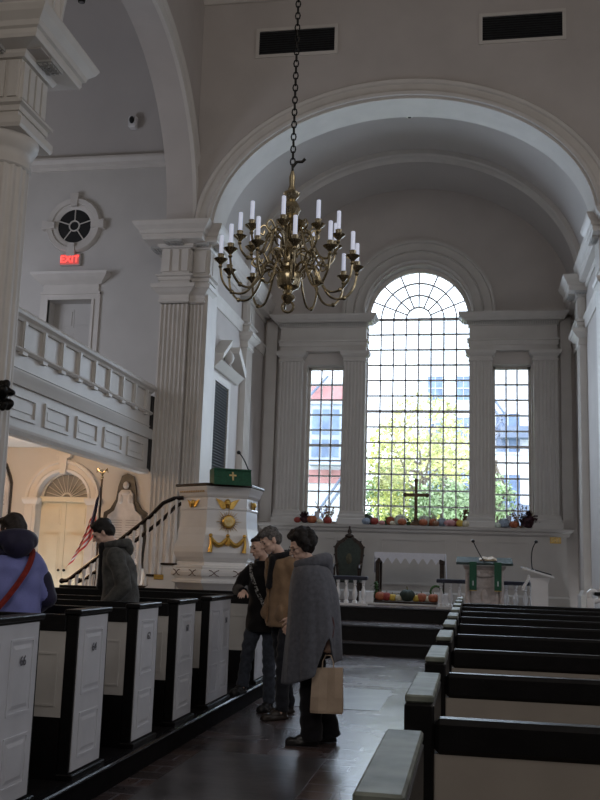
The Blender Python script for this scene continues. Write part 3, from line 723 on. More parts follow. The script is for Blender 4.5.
s.build('stair', M['grey_out'], t); MB().box(1.1, 2.4, 37.4, 38, 6.5, 6.95).build('landing', M['grey_out'], t); MB().box(.4, 3.4, 37.0, 38, 3.0, 3.9).build('canopy', M['grey_out'], t)
t = thing('fire_escape', 'dark diagonal fire escape on the building through the left window', 'fire escape', (-5, 35.6, 4.5))
s = MB()
for a, b in (((-6.0, 35.7, 2.5), (-4.4, 35.7, 4.9)), ((-6.2, 35.7, 7.7), (-5.4, 35.7, 8.6)), ((-6.0, 35.7, 2.9), (-4.4, 35.7, 5.3))): s.tube([a, b], .05, 6)
s.build('stair', M['grey_out'], t)
def tree(lab, x, y, R, zc, n, m, seed, zr=1.3):
    random.seed(seed)
    t = thing('leafy_tree', lab, 'tree', (x, y, -.1))
    s = MB(); s.tube([(x, y, -.1), (x + .05, y, zc - R * .6), (x - .05, y, zc)], [.16, .12, .06], 8)
    for k in range(9):
        a = random.uniform(0, 2 * pi); s.tube([(x, y, zc - R * .7 + k * .2), (x + R * .75 * cos(a), y + R * .6 * sin(a), zc + random.uniform(-.2, .9) * R)], [.05, .015], 5)
    s.build('trunk', M['bark'], t)
    s = MB()
    for k in range(n):
        while True:
            p = Vector((random.uniform(-1, 1), random.uniform(-1, 1), random.uniform(-1, 1)))
            if p.length < 1 and (sin(p.x * 6 + seed) + sin(p.z * 7) + sin(p.y * 5)) > -.9: break
        p = Vector((x + p.x * R, y + p.y * R, zc + p.z * R * zr)); u = Vector((random.gauss(0, 1), random.gauss(0, 1), random.gauss(0, 1))).normalized() * random.uniform(.05, .11); w = u.orthogonal().normalized() * u.length * .6
        s.add([tuple(p - u), tuple(p + w), tuple(p + u), tuple(p - w)], [(0, 1, 2, 3)])
    s.build('foliage', m, t, fix=False)
tree('yellow green autumn tree seen through the middle of the arched window', -1.45, 29, 1.75, 4.3, 4300, M['leaf'], 5, 1.4)
tree('green tree low behind the left part of the arched window', -2.55, 31, 1.2, 3.6, 2600, M['leaf2'], 8, 1.0)
tree('green shrub seen low through the arched window right side', -.75, 27, .95, 3.0, 2200, M['leaf2'], 12, 1.0)
tree('small green tree low behind the right narrow window', .75, 30, .6, 3.6, 700, M['leaf2'], 14, 1.3)

# ================================================================== SILL DECORATIONS
ORANGE = mat('orange_rind', (.40, .115, .045), .5, .12, 10); RED = mat('red_rind', (.32, .045, .03), .5, .15, 10); CREAM = mat('cream_rind', (.62, .56, .42), .5, .1, 10)
WHITEP = mat('white_rind', (.62, .66, .58), .5, .06, 10); BLUEP = mat('blue_grey_rind', (.30, .36, .45), .5, .1, 10); PINK = mat('pink_rind', (.55, .26, .26), .5, .12, 10)
DKGREEN = mat('dark_green_rind', (.028, .042, .028), .6, .3, 18); YEL = mat('yellow_rind', (.62, .42, .06), .45, .12, 10); BROWN = mat('brown_rind', (.26, .13, .07), .5, .2, 12)
MAROON = mat('maroon_leaves', (.055, .015, .022), .7, .4, 20); STEM = mat('dry_stem', (.22, .19, .10), .8, .2, 20); DRY = mat('dried_sprig', (.35, .20, .12), .9, .3, 30); VEG = mat('gourd_leaf', (.06, .14, .04), .7, .3, 20)
PUMP = {}
def pumpkin(lab, x, y, z, r, m, h=.78, kind='pumpkin', group=None):
    key = (m.name, round(h, 2)); nm = 'pumpkin' if kind == 'pumpkin' else 'gourd'
    r *= 1.08; t = thing(nm, lab, nm, (x, y, z), random.uniform(0, 6), group); t.scale = (r, r, r)
    if key not in PUMP:
        nb = 9; s = MB(); n = 12; prof = []
        for i in range(n + 1):
            a = pi * i / n; rr = sin(a) ** .8; prof.append((max(rr, .02), h + h * -cos(a) * (1 - .18 * (1 - abs(cos(a))) ) * 1.0 * (1 if True else 0)))
        # dimple at top and bottom
        prof = [(p[0], min(max(p[1], .06 if p[0] > .3 else .12), 2 * h - (.0 if p[0] > .3 else .1))) for p in prof]
        s.lathe(prof, (0, 0, 0), 36, lambda a: 1 - .07 * abs(cos(a * nb / 2)) ** 6 * 1.6)
        o = s.build('rind', m, t, world=False, smooth=True, angle=80)
        q = MB(); q.tube([(0, 0, 2 * h - .15), (.03, 0, 2 * h + .1), (.14, .03, 2 * h + .32)], [.12, .07, .09], 8); st = q.build('stem', STEM, t, world=False, smooth=True)
        PUMP[key] = (o, st)
    else:
        for src in PUMP[key]:
            c = src.copy(); COL.objects.link(c); c.parent = t
    return t
Z = SZ; YS = YE - .12
sill = [  # label, x, dy, r, material, h
 ('dark green squash at the left end of the arched window sill', -2.28, -.02, .10, DKGREEN, 1.1), ('small blue grey pumpkin at the left end of the arched window sill', -2.28, -.17, .088, BLUEP, .8),
 ('red gourd second from the left on the arched window sill', -2.10, -.15, .085, RED, .9), ('pink and white gourd lying beside the red gourd', -1.94, -.17, .07, PINK, .7),
 ('orange pumpkin behind the pink and white gourd', -1.76, .04, .10, ORANGE, .95), ('cream gourd in front of the large white pumpkin', -1.70, -.19, .055, CREAM, .8),
 ('large white pumpkin left of the brass cross', -1.54, .02, .135, WHITEP, .85), ('bright orange pumpkin in front, left of the brass cross', -1.49, -.19, .092, ORANGE, .78),
 ('bright orange pumpkin in front, right of the brass cross', -1.03, -.19, .092, ORANGE, .78), ('large white pumpkin right of the brass cross', -1.02, .02, .13, WHITEP, .85),
 ('orange pumpkin beside the right white pumpkin', -.83, .0, .09, ORANGE, .9), ('small brown gourd in front of the orange pumpkin, right of the cross', -.76, -.18, .07, BROWN, .8),
 ('blue grey pumpkin between brown gourd and pink pumpkin', -.63, -.02, .105, BLUEP, .85), ('wide pink pumpkin right of centre on the sill', -.46, -.15, .12, PINK, .6),
 ('dark red pumpkin behind the wide pink pumpkin', -.34, .03, .115, RED, .8), ('yellow gourd near the right end of the arched window sill', -.24, -.14, .08, YEL, .9), ('cream gourd at the right end of the arched window sill', -.12, -.17, .075, CREAM, .9),
 ('orange pumpkin on the left window sill beside the maroon cabbage', -3.50, -.12, .11, ORANGE, .75), ('red gourd at the right of the left window sill', -3.14, -.12, .09, RED, .8), ('cream gourd between orange and red on the left window sill', -3.32, -.16, .07, CREAM, .7),
 ('red gourd at the left end of the left window sill', -3.82, -.14, .08, RED, .8),
 ('white gourd at the left end of the right window sill', .56, -.16, .065, WHITEP, .8), ('blue grey pumpkin on the right window sill', .70, -.08, .12, BLUEP, .8), ('orange red pumpkin beside the maroon leaves on the right sill', .90, -.16, .09, ORANGE, .8),
]
for lab, x, dy, r, m, h in sill: pumpkin(lab, x, YS + dy, Z, r, m, h, 'gourd' if 'gourd' in lab or 'squash' in lab else 'pumpkin')
def bunch(name, lab, cat, x, y, z, r, m, n=60, zr=.9, seed=1):
    random.seed(seed); t = thing(name, lab, cat, (x, y, z)); s = MB()
    for k in range(n):
        a = random.uniform(0, 2 * pi); b = random.uniform(0, pi / 2 * 1.1); d = Vector((cos(a) * cos(b), sin(a) * cos(b) * .7, abs(sin(b)) * zr * 1.4)); p = Vector((x, y, z + r * .35)) + d * r * random.uniform(.4, 1)
        u = Vector((random.gauss(0, 1), random.gauss(0, 1), random.gauss(0, 1))).normalized() * r * .33; w = d.cross(u).normalized() * r * .22
        s.add([tuple(p - u), tuple(p + w), tuple(p + u), tuple(p - w)], [(0, 1, 2, 3)])
    s.ball((x, y, z + r * .55), (r * .6, r * .45, r * .5), 12, 8)
    s.build('leaves', m, t, fix=False)
bunch('ornamental_cabbage', 'dark maroon ornamental cabbage on the left window sill', 'cabbage', -3.66, YS - .12, Z, .16, MAROON, 90, seed=2)
bunch('dried_bouquet', 'dark maroon bunch of leaves at the right end of the right sill', 'bouquet', 1.20, YS - .12, Z, .22, MAROON, 120, seed=3)
bunch('dried_bouquet', 'tall dark dried bunch at the right end of the arched window sill', 'bouquet', -.13, YS + .05, Z, .15, BROWN, 90, 1.6, seed=4)
for i, x in enumerate((-1.36, -1.12, -2.18, -1.85, -.9)):
    bunch('leaf_sprig', ['green leaf sprig just left of the cross base', 'green leaf sprig just right of the cross base', 'green leaf sprig behind the red gourd on the arched sill', 'green leaf sprig left of the large white pumpkin', 'green leaf sprig between the right white and orange pumpkins'][i], 'sprig', x, YS + .06, Z, .10, VEG, 40, 1.2, seed=20 + i)
for i, x in enumerate((-3.25, 1.05)):
    t = thing('dried_branch', ['dried twiggy branch standing in the left window', 'dried twiggy branch standing in the right window'][i], 'branch', (x, YS + .1, Z)); s = MB(); random.seed(30 + i)
    for k in range(14):
        a = random.uniform(-.5, .5); p0 = Vector((x, YS + .1, Z)); p1 = p0 + Vector((a * .5, random.uniform(-.05, .03), random.uniform(.25, .55))); s.tube([p0, (p0 + p1) / 2 + Vector((.03, 0, 0)), p1], .006, 5)
        for q in range(5): s.ball(p0 + (p1 - p0) * random.uniform(.4, 1) + Vector((random.uniform(-.03, .03), 0, 0)), .015, 6, 4)
    s.build('twigs', DRY, t)
for x, lab in ((.80, 'white pillar candle on the right window sill'), (-3.42, 'white pillar candle on the left window sill')):
    t = thing('pillar_candle', lab, 'candle', (x, YS + .08, Z)); MB().lathe([(.055, 0), (.058, .01), (.058, .27), (.05, .28), (.02, .275)], (x, YS + .08, Z), 20).build('wax', M['lace'], t, smooth=True); MB().tube([(x, YS + .08, Z + .27), (x, YS + .08, Z + .3)], .004, 5).build('wick', M['dark'], t)
t = thing('altar_cross', 'tall brass cross standing in the middle of the arched window sill', 'cross', (-1.20, YS - .05, Z))
s = MB(); s.rect(-1.235, -1.165, YS - .075, YS - .025, [(Z + .14, 0), (Z + 1.0, 0)]); s.box(-1.44, -1.235, YS - .075, YS - .025, Z + .645, Z + .715); s.box(-1.165, -.96, YS - .075, YS - .025, Z + .645, Z + .715)
for a in ((-1.44, Z + .68), (-.96, Z + .68), (-1.2, Z + 1.0)): s.ball((a[0], YS - .05, a[1]), (.05, .03, .05), 10, 6)
s.build('cross_bars', M['bronze'], t)
MB().rect(-1.23, -1.17, YS - .08, YS - .02, [(Z, .09), (Z + .05, .09), (Z + .06, .06), (Z + .10, .06), (Z + .11, .03), (Z + .16, .01)]).build('stepped_base', M['bronze'], t)
# ================================================================== CHANCEL FURNISHINGS
PZ = .71
BAL = [(.035, 0), (.05, .0), (.05, .05), (.03, .06), (.035, .09), (.055, .16), (.05, .22), (.028, .30), (.022, .34), (.035, .36), (.025, .38), (.04, .42), (.04, .46)]
def rail(lab, x0, x1, y, n):
    t = thing('communion_rail', lab, 'railing', ((x0 + x1) / 2, y, PZ))
    MB().bbox(x0, x1, y - .09, y + .09, PZ + .46, PZ + .53, .012).build('top_cushion', M['cushion'], t)
    MB().box(x0, x1, y - .07, y + .07, PZ, PZ + .04).build('foot_rail', M['white'], t)
    me = None
    for i in range(n):
        x = x0 + (i + .5) * (x1 - x0) / n
        if me is None:
            o = MB().lathe([(r * .9, z * .92 + .04) for r, z in BAL], (0, 0, 0), 12).build('baluster', M['white'], t, world=False, smooth=True); me = o
        else: o = me.copy(); COL.objects.link(o); o.parent = t
        o.location = (x - (x0 + x1) / 2, 0, 0)
rail('communion rail with navy cushion and white balusters left of the altar', -3.6, -1.87, 17.9, 11)
rail('communion rail with navy cushion and white balusters right of the altar', -.62, 1.2, 17.9, 11)

# altar table
t = thing('altar_table', 'dark wooden altar table standing before the east wall under a white lace cloth', 'table', (-1.2, 19.6, PZ))
ax0, ax1, ay0, ay1 = -1.88, -.52, 19.3, 19.9
MB().bbox(ax0, ax1, ay0, ay1, 1.66, 1.70, .006).build('tabletop', M['darkwood'], t)
for x in (ax0 + .05, ax1 - .05):
    for y in (ay0 + .05, ay1 - .05): MB().rect(x - .04, x + .04, y - .04, y + .04, [(PZ, .01), (PZ + .08, .01), (PZ + .1, 0), (1.5, 0), (1.52, .01), (1.66, .01)]).build('leg', M['darkwood'], t)
MB().box(ax0 + .04, ax1 - .04, ay0 + .03, ay1 - .03, 1.60, 1.66).build('apron', M['darkwood'], t)
s = MB(); s.box(ax0 - .012, ax1 + .012, ay0 - .012, ay1 + .012, 1.702, 1.712)
n = 8; w = (ax1 - ax0 + .02) / n; yf = ay0 - .016
s.box(ax0 - .01, ax1 + .01, yf, yf + .006, 1.60, 1.705)
for i in range(n):   # vandyked edge
    a = ax0 - .01 + i * w; s.loft([[(a, y, 1.60), (a + w, y, 1.60), (a + w * .96, y, 1.57), (a + w / 2, y, 1.60 + .0), (a + w * .04, y, 1.57)] for y in (yf, yf + .006)])
    s.loft([[(a - w / 2 + w * .08, y, 1.60), (a + w / 2 - w * .08, y, 1.60), (a, y, 1.49)] for y in (yf + .0005, yf + .0055)] if i else [[(a, y, 1.60), (a + w / 2 - w * .08, y, 1.60), (a, y, 1.49)] for y in (yf, yf + .005)])
for xs, dr in ((ax0 - .018, 1.30), (ax1 + .012, 1.20)):
    rings = [[(xs + (.006 if k else 0) * 1, ay0 + (ay1 - ay0) * j / 10, 1.705) for j in range(11)] + [(xs + .012 * sin(j * 1.7) - .01 * (1 if xs < -1 else -2.5), ay0 + (ay1 - ay0) * j / 10, dr + .02 * (j % 2)) for j in range(10, -1, -1)] for k in (0, 1)]
    s.loft(rings)
cl = s.build('altar_cloth', M['lace'], None); tag(cl, 'white lace cloth with pointed edge covering the altar table', 'tablecloth')
t = thing('altar_plinth', 'low pale kerb with white end blocks in front of the altar', 'plinth', (-1.2, 18.8, PZ))
MB().bbox(-2.15, -.35, 18.6, 19.1, PZ, PZ + .035, .005).build('kerb', M['trim'], t)
for a, b in ((-2.12, -1.84), (-.62, -.38)): MB().bbox(a, b, 18.68, 18.9, PZ + .03, PZ + .24, .01).build('end_block', M['white'], t)
# harvest display before the altar
t = thing('planter_trough', 'low dark trough holding gourds before the altar', 'trough', (-1.2, 18.8, PZ + .035))
MB().bbox(-1.82, -.64, 18.70, 18.92, PZ + .035, PZ + .07, .005).build('trough_body', M['darkwood'], t)
fr = [('orange pumpkin at the left end of the altar trough', -1.72, .10, ORANGE, .8), ('orange gourd second from left in the altar trough', -1.60, .085, RED, .9), ('yellow gourd in the left half of the altar trough', -1.48, .08, YEL, .8), ('pale cream gourd beside the dark pumpkin in the trough', -1.36, .075, CREAM, .8),
      ('large dark green pumpkin in the middle of the altar trough', -1.20, .14, DKGREEN, .78), ('yellow orange pumpkin right of the dark pumpkin in the trough', -1.03, .085, YEL, .75), ('orange pumpkin in the right half of the altar trough', -.93, .10, ORANGE, .8), ('cream white gourd near the right end of the trough', -.82, .07, CREAM, .8), ('orange pumpkin at the right end of the altar trough', -.71, .10, ORANGE, .78)]
for lab, x, r, m, h in fr: pumpkin(lab, x, 18.80 + random.uniform(-.02, .02), PZ + .07, r, m, h, 'gourd' if 'gourd' in lab else 'pumpkin')
bunch('leaf_sprig', 'green sprig at the left end of the altar trough', 'sprig', -1.83, 18.9, PZ + .1, .13, VEG, 50, 1.5, seed=41)
t = thing('twig_wreath', 'small green twig wreath standing at the right end of the trough', 'wreath', (-.66, 18.98, PZ + .05)); s = MB()
s.tube([(-.66 + .11 * cos(a * pi / 12), 18.98, PZ + .27 + .11 * sin(a * pi / 12)) for a in range(25)], .022, 8)
for k in range(40):
    a = k * .7; s.ball((-.66 + .11 * cos(a), 18.98 + random.uniform(-.03, .03), PZ + .27 + .11 * sin(a)), .018, 5, 4)
s.build('ring', VEG, t); MB().tube([(-.66, 18.98, PZ + .03), (-.66, 18.98, PZ + .18)], .012, 6).build('stand', STEM, t)

# carved throne chair
t = thing('throne_chair', 'tall carved dark chair with green leather back beside the altar', 'chair', (-2.5, 20.4, PZ))
cx = -2.56; y = 20.55
po = [(-.27, 0), (-.30, .25), (-.33, .5), (-.34, .68), (-.26, .80), (-.14, .86), (-.08, .93), (0, .98), (.08, .93), (.14, .86), (.26, .80), (.34, .68), (.33, .5), (.30, .25), (.27, 0)]
s = MB(); inn = [(u * .80, .05 + v * .86) for u, v in po]
vs = []; n = len(po)
for yy in (y - .03, y + .03):
    for (u, v) in po: vs.append((cx + u, yy, 1.20 + v))
    for (u, v) in inn: vs.append((cx + u, yy, 1.20 + v))
fs = []
for i in range(n):
    j = (i + 1) % n
    fs += [(i, j, n + j, n + i), (2 * n + i, 3 * n + i, 3 * n + j, 2 * n + j), (i, 2 * n + i, 2 * n + j, j), (n + i, n + j, 3 * n + j, 3 * n + i)]
s.add(vs, fs)
for u, v in po[2:13]: s.ball((cx + u, y - .03, 1.20 + v), (.022, .022, .022), 8, 6)
s.ball((cx, y, 2.22), (.05, .03, .07)); s.ball((cx, y, 2.31), (.025, .02, .04)); s.ball((cx, y - .03, 2.13), (.09, .03, .05))
s.build('back_frame', M['darkwood'], t)
MB().loft([[(cx + u, yy, 1.20 + v) for u, v in inn] for yy in (y - .02, y + .01)]).build('back_upholstery', M['greendark'], t)
M['emblem'] = mat('faded_emblem', (.10, .09, .05), .6, .3, 20)
MB().ball((cx, y - .022, 1.62), (.07, .008, .12), 16, 8).build('embroidered_emblem', M['emblem'], t)
MB().bbox(cx - .30, cx + .30, y - .52, y, 1.10, 1.20, .03).build('seat', M['greendark'], t)
for dx in (-.27, .27):
    for dy in (-.48, -.03): MB().lathe([(.03, 0), (.045, .05), (.03, .12), (.045, .25), (.035, .39)], (cx + dx, y + dy, PZ), 12).build('leg', M['darkwood'], t, smooth=True)
    q = MB(); q.tube([(cx + dx, y - .02, 1.52), (cx + dx, y - .25, 1.47), (cx + dx * 1.05, y - .46, 1.46), (cx + dx * 1.08, y - .52, 1.40)], [.03, .03, .035, .03], 8); q.tube([(cx + dx, y - .42, 1.18), (cx + dx, y - .44, 1.46)], .025, 8); q.build('arm', M['darkwood'], t, smooth=True)

t.scale = (.94, 1, .95)
# lectern with green hangings
t = thing('lectern_table', 'ornate white carved lectern with a grey green desk top', 'lectern', (.22, 17.0, PZ))
M['pinkwhite'] = mat('carved_pink_white', (.56, .50, .48), .5, .12, 16)
s = MB().rect(-.10, .54, 16.8, 17.3, [(.455, .04), (PZ + .08, .04), (PZ + .1, 0), (1.42, 0), (1.45, .03), (1.49, .04), (1.49, 0)]); s.build('pedestal', M['pinkwhite'], t)
s = MB()
for x in (-.06, .50):
    s.lathe([(.03, 0), (.045, .04), (.028, .1), (.04, .3), (.03, .5), (.045, .58)], (x, 16.77, PZ + .12), 12)
s.frame(lambda u, v, h: (u, h, v), 0, .44, PZ + .16, 1.16, .03, 16.775, 16.81)
s.ball((.22, 16.78, 1.33), (.14, .03, .04)); s.ball((.1, 16.78, 1.36), (.05, .03, .05)); s.ball((.34, 16.78, 1.36), (.05, .03, .05)); s.ball((.22, 16.79, .98), (.06, .02, .12)); s.build('carving', M['pinkwhite'], t, smooth=True)
s = MB(); s.loft([[(-.25, 16.66, 1.50), (.69, 16.66, 1.50), (.69, 17.25, 1.60), (-.25, 17.25, 1.60)], [(-.25, 16.66, 1.54), (.69, 16.66, 1.54), (.69, 17.25, 1.64), (-.25, 17.25, 1.64)]]); M['desk'] = mat('desk_top', (.06, .08, .075), .8, .15, 8, spec=.15); s.build('desk_top', M['desk'], t)
for k, x in enumerate((.03, .44)):
    q = thing('green_stole', ['green hanging on the left of the lectern desk', 'green hanging on the right of the lectern desk'][k], 'hanging', (x, 16.65, 1.55))
    s = MB(); s.loft([[(x - .06, yy, zz), (x + .06, yy, zz), (x + .06, yy - .006, zz), (x - .06, yy - .006, zz)] for yy, zz in ((16.645, 1.08), (16.648, 1.30), (16.650, 1.555))]); s.box(x - .06, x + .06, 16.645, 17.1, 1.635, 1.638) if False else None
    o = s.build('band', M['green'], q); MB().box(x - .008, x + .008, 16.635, 16.64, 1.16, 1.24).build('cross_mark', M['lace'], q); MB().box(x - .06, x + .06, 16.638, 16.644, 1.075, 1.085).build('fringe', M['gold'], q)
q = thing('open_book', 'brown open book resting on the lectern desk', 'book', (.28, 16.95, 1.6))
s = MB(); 
for sx in (-1, 1): s.loft([[(.28, 16.82, 1.575), (.28 + sx * .15, 16.82, 1.58), (.28 + sx * .15, 17.08, 1.62), (.28, 17.08, 1.618)], [(.28, 16.82, 1.595), (.28 + sx * .08, 16.82, 1.615 + .0), (.28 + sx * .08, 17.08, 1.66), (.28, 17.08, 1.64)]])
s.build('pages', mat('old_paper', (.45, .34, .22), .7, .08, 10), q)
def mic(lab, p, top, ctrl):
    t = thing('gooseneck_microphone', lab, 'microphone', p); P0, P1, P2 = Vector(p), Vector(ctrl), Vector(top)
    pts = [(1 - u) ** 2 * P0 + 2 * u * (1 - u) * P1 + u * u * P2 for u in [i / 10 for i in range(11)]]
    MB().tube(pts, .009, 6).build('gooseneck', M['dark'], t, smooth=True)
    MB().lathe([(.03, 0), (.032, .01), (.015, .02), (.01, .03)], p, 12).build('foot', M['dark'], t)
    MB().ball(top, (.03, .03, .028)).build('capsule', M['dark'], t, smooth=True)
mic('gooseneck microphone rising from the lectern with green hangings', (.22, 16.75, 1.555), (.03, 16.75, 1.90), (.12, 16.75, 1.70))
mic('gooseneck microphone on the white podium at the right', (1.02, 16.95, 1.45), (1.08, 16.85, 1.92), (.97, 16.95, 1.78))
mic('gooseneck microphone above the green pulpit cloth', (-3.13, 13.35, 2.70), (-3.29, 13.35, 2.97), (-3.21, 13.35, 2.90))
# white podium
t = thing('white_podium', 'slanted white carved podium with microphone right of the lectern', 'podium', (1.12, 17.0, PZ))
s = MB().loft([[(x, yy, z) for x, yy in ((cx0, 16.85), (cx1, 16.85), (cx1, 17.2), (cx0, 17.2))] for z, cx0, cx1 in ((.455, .96, 1.30), (PZ + .05, .96, 1.30), (PZ + .06, .99, 1.27), (1.22, .99, 1.27), (1.32, .95, 1.30))]); s.build('pedestal', M['white'], t)
s = MB(); s.loft([[(.84, 16.72, 1.46), (1.36, 16.72, 1.32), (1.36, 17.25, 1.34), (.84, 17.25, 1.48)], [(.84, 16.72, 1.49), (1.36, 16.72, 1.35), (1.36, 17.25, 1.37), (.84, 17.25, 1.51)]]); s.build('slanted_top', M['white'], t)
s = MB(); s.loft([[(1.06, 16.9, 1.42), (1.33, 16.9, 1.35), (1.33, 17.15, 1.36), (1.06, 17.15, 1.43)], [(1.06, 16.9, 1.46), (1.33, 16.9, 1.385), (1.33, 17.15, 1.395), (1.06, 17.15, 1.465)]]); s.build('folder', M['dark'], t)
s = MB()
for k in range(9):
    a = k / 8 * pi * .9; s.ball((.90 + .05 * cos(a), 16.84, 1.34 - .028 * k), (.028, .02, .028), 8, 6)
s.build('scroll_bracket', M['white'], t, smooth=True)
# scrolled white rail end at far right
t = thing('scrolled_rail', 'white scrolled rail end with black top at the right behind the pews', 'railing', (1.75, 14.0, 0))
s = MB(); pts = []
for k in range(22):
    a = k / 21 * 2.2 * pi; r = .115 * (1 - k / 30); pts.append((1.66 - r * cos(a + 2.2), 13.95, 1.13 + r * sin(a + 2.2)))
s.tube(pts, .035, 10); s.bbox(1.56, 1.66, 13.90, 14.0, 0, 1.08, .01); s.box(1.7, 2.6, 13.92, 13.98, 1.10, 1.18); s.build('scroll', M['white'], t, smooth=True)
MB().bbox(1.66, 2.7, 13.88, 14.02, 1.12, 1.17, .01).build('rail_top', M['pewblack'], t)
q = MB(); [q.box(1.75 + i * .13, 1.79 + i * .13, 13.93, 13.97, 0, 1.12) for i in range(7)]; q.build('balusters', M['white'], t)

# ================================================================== PULPIT
pc = Vector((-3.60, 13.6, 0)); th0 = radians(207)
t = thing('pulpit', 'white six-sided pulpit with gilded ornaments at the left of the chancel arch', 'pulpit', pc)
def hexring(R, z, n=6): return [(pc.x + R * cos(th0 + 2 * pi * k / n), pc.y + R * sin(th0 + 2 * pi * k / n), z) for k in range(n)]
prof = [(.56, 1.40), (.60, 1.42), (.645, 1.47), (.665, 1.54), (.66, 1.62), (.635, 1.70), (.605, 1.78), (.58, 1.88), (.568, 2.0), (.562, 2.14)]
MB().loft([hexring(R, z) for R, z in prof]).build('body', M['white'], t)
MB().loft([hexring(R, z) for R, z in ((.55, 2.12), (.575, 2.13), (.58, 2.15), (.565, 2.165), (.565, 2.30), (.585, 2.32), (.60, 2.34), (.61, 2.37), (.625, 2.40), (.64, 2.43), (.645, 2.455))]).build('cornice', M['white'], t)
MB().loft([hexring(R, z) for R, z in ((.65, 2.455), (.66, 2.465), (.66, 2.485), (.65, 2.495))]).build('rim', M['darkwood'], t)
BASE = MB().loft([hexring(R, z) for R, z in ((.50, 0), (.50, 1.0), (.62, 1.08), (.69, 1.12), (.69, 1.15), (.66, 1.17), (.67, 1.19), (.70, 1.22), (.705, 1.26), (.69, 1.29), (.65, 1.31), (.66, 1.33), (.655, 1.35), (.60, 1.36), (.59, 1.39), (.57, 1.41))])
def face(k, u, z, dout, R=.56):     # point on face k (0: 198-258deg ...), u sideways, dout outward
    a = th0 + 2 * pi * k / 6 + pi / 6; nrm = Vector((cos(a), sin(a), 0)); tan = Vector((-sin(a), cos(a), 0))
    return pc + nrm * (R * cos(pi / 6) + dout) + tan * u + Vector((0, 0, z))
F = 1
def radius_at(z):
    for (r0, z0), (r1, z1) in zip(prof, prof[1:]):
        if z0 <= z <= z1: return r0 + (r1 - r0) * (z - z0) / (z1 - z0)
    return .565
# painted marbled torus lines on base
s = BASE; s.cm = 1
for k in range(6):
    for c in (-.17, .17):
        for sg in (-1, 1): s.tube([face(k, c + sg * u, 1.255 + dz, .004, .70) for u, dz in ((-.07, -.04), (-.035, -.03), (0, 0), (.035, .03), (.07, .04))], .006, 5)
s.build('base_mouldings', [M['white'], mat('base_pattern_dark', (.12, .07, .06), .5, .1, 10)], t)
# sunburst
c = face(F, .02, 1.97, .030, radius_at(1.94))
a = th0 + 2 * pi * F / 6 + pi / 6; nrm = Vector((cos(a), sin(a), 0)); tan = Vector((-sin(a), cos(a), 0)); UP = Vector((0, 0, 1))
def P(u, v, w=0): return tuple(c + tan * u + UP * v + nrm * w)
s = MB()
for k in range(24):
    b = 2 * pi * k / 24; R1 = .20 if k % 3 == 0 else .155; db = .10
    s.add([P(.075 * cos(b - db), .075 * sin(b - db), -.01), P(.075 * cos(b + db), .075 * sin(b + db), -.01), P(R1 * cos(b), R1 * sin(b), .004), P(.08 * cos(b), .08 * sin(b), .03)], [(0, 1, 2), (0, 2, 3), (1, 3, 2), (0, 3, 1)])
s.loft([[P(r * cos(k * pi / 16), r * sin(k * pi / 16), w) for k in range(32)] for r, w in ((.088, 0), (.09, .018), (.08, .030), (.07, .033))]); s.build('sunburst', M['gold'], t)
s = MB(); s.loft([[P(r * cos(k * pi / 16), r * sin(k * pi / 16), w) for k in range(32)] for r, w in ((.066, .03), (.066, .039), (.05, .04))]); M['goldpale'] = mat('pale_gilding', (.80, .62, .30), .4, .1, 20, metal=.5); s.build('sunburst_disc', M['goldpale'], t)
mt = Matrix.Translation(c + nrm * .041 - pc) @ Matrix(((tan.x, 0, nrm.x, 0), (tan.y, 0, nrm.y, 0), (0, 1, 0, 0), (0, 0, 0, 1)))
text_mesh('monogram', 'IHS', .062, M['gold'], t, mt, .006)
# winged cherub heads
def cherub(F, z, k=1.0):
    global c, nrm, tan
    c = face(F, 0, z, 0, .57); a = th0 + 2 * pi * F / 6 + pi / 6; nrm = Vector((cos(a), sin(a), 0)); tan = Vector((-sin(a), cos(a), 0))
    s = MB(); s.ball(P(0, 0, .03), .04 * k, 12, 8); s.ball(P(0, .02 * k, .02), .045 * k, 12, 8); s.ball(P(0, -.045 * k, .015), (.03 * k, .03 * k, .02 * k), 8, 6)
    for sg in (-1, 1):
        for q in range(7):
            u0 = sg * .03; u1 = sg * (.17 - q * .012) * k; s.tube([P(u0, -.005 - q * .01 * k, .02), P((u0 + u1) / 2, .035 * k - q * .017 * k, .02), P(u1, .065 * k - q * .02 * k, .012)], [.014 * k, .013 * k, .004], 6)
    s.build('winged_cherub', M['gold'], t, smooth=True)
cherub(1, 2.22); cherub(0, 2.22, .75); cherub(2, 2.22, .75)
# swag on front face
c = face(F, 0, 1.66, .02, .665); a = th0 + 2 * pi * F / 6 + pi / 6; nrm = Vector((cos(a), sin(a), 0)); tan = Vector((-sin(a), cos(a), 0))
s = MB(); 
for x0_, x1_ in ((-.24, 0), (0, .24)):
    pts = []
    for k in range(9):
        u = k / 8; pts.append(P(x0_ + (x1_ - x0_) * u, .09 - .11 * sin(pi * u), .015 - .02 * (1 if True else 0) * .2))
    s.tube(pts, [.018 + .016 * sin(pi * k / 8) for k in range(9)], 8)
for u, L in ((-.24, .24), (0, .14), (.24, .24)):
    s.tube([P(u, .12, 0), P(u + .01, .12 - L * .5, .015), P(u - .005, .12 - L, .03)], [.022, .02, .034], 8); s.ball(P(u, .11, .012), .028, 8, 6)
s.build('gilded_swag', M['gold'], t, smooth=True)
# gilt frieze on left face
s = MB()
for k in range(14):
    u = -.25 + k * .038; q = face(0, u, 2.385, .012, .60); s.ball(q, (.016, .016, .018), 6, 5)
s.build('gilt_frieze', mat('faded_gilt', (.62, .42, .22), .5, .1, 20, metal=.3), t, smooth=True)
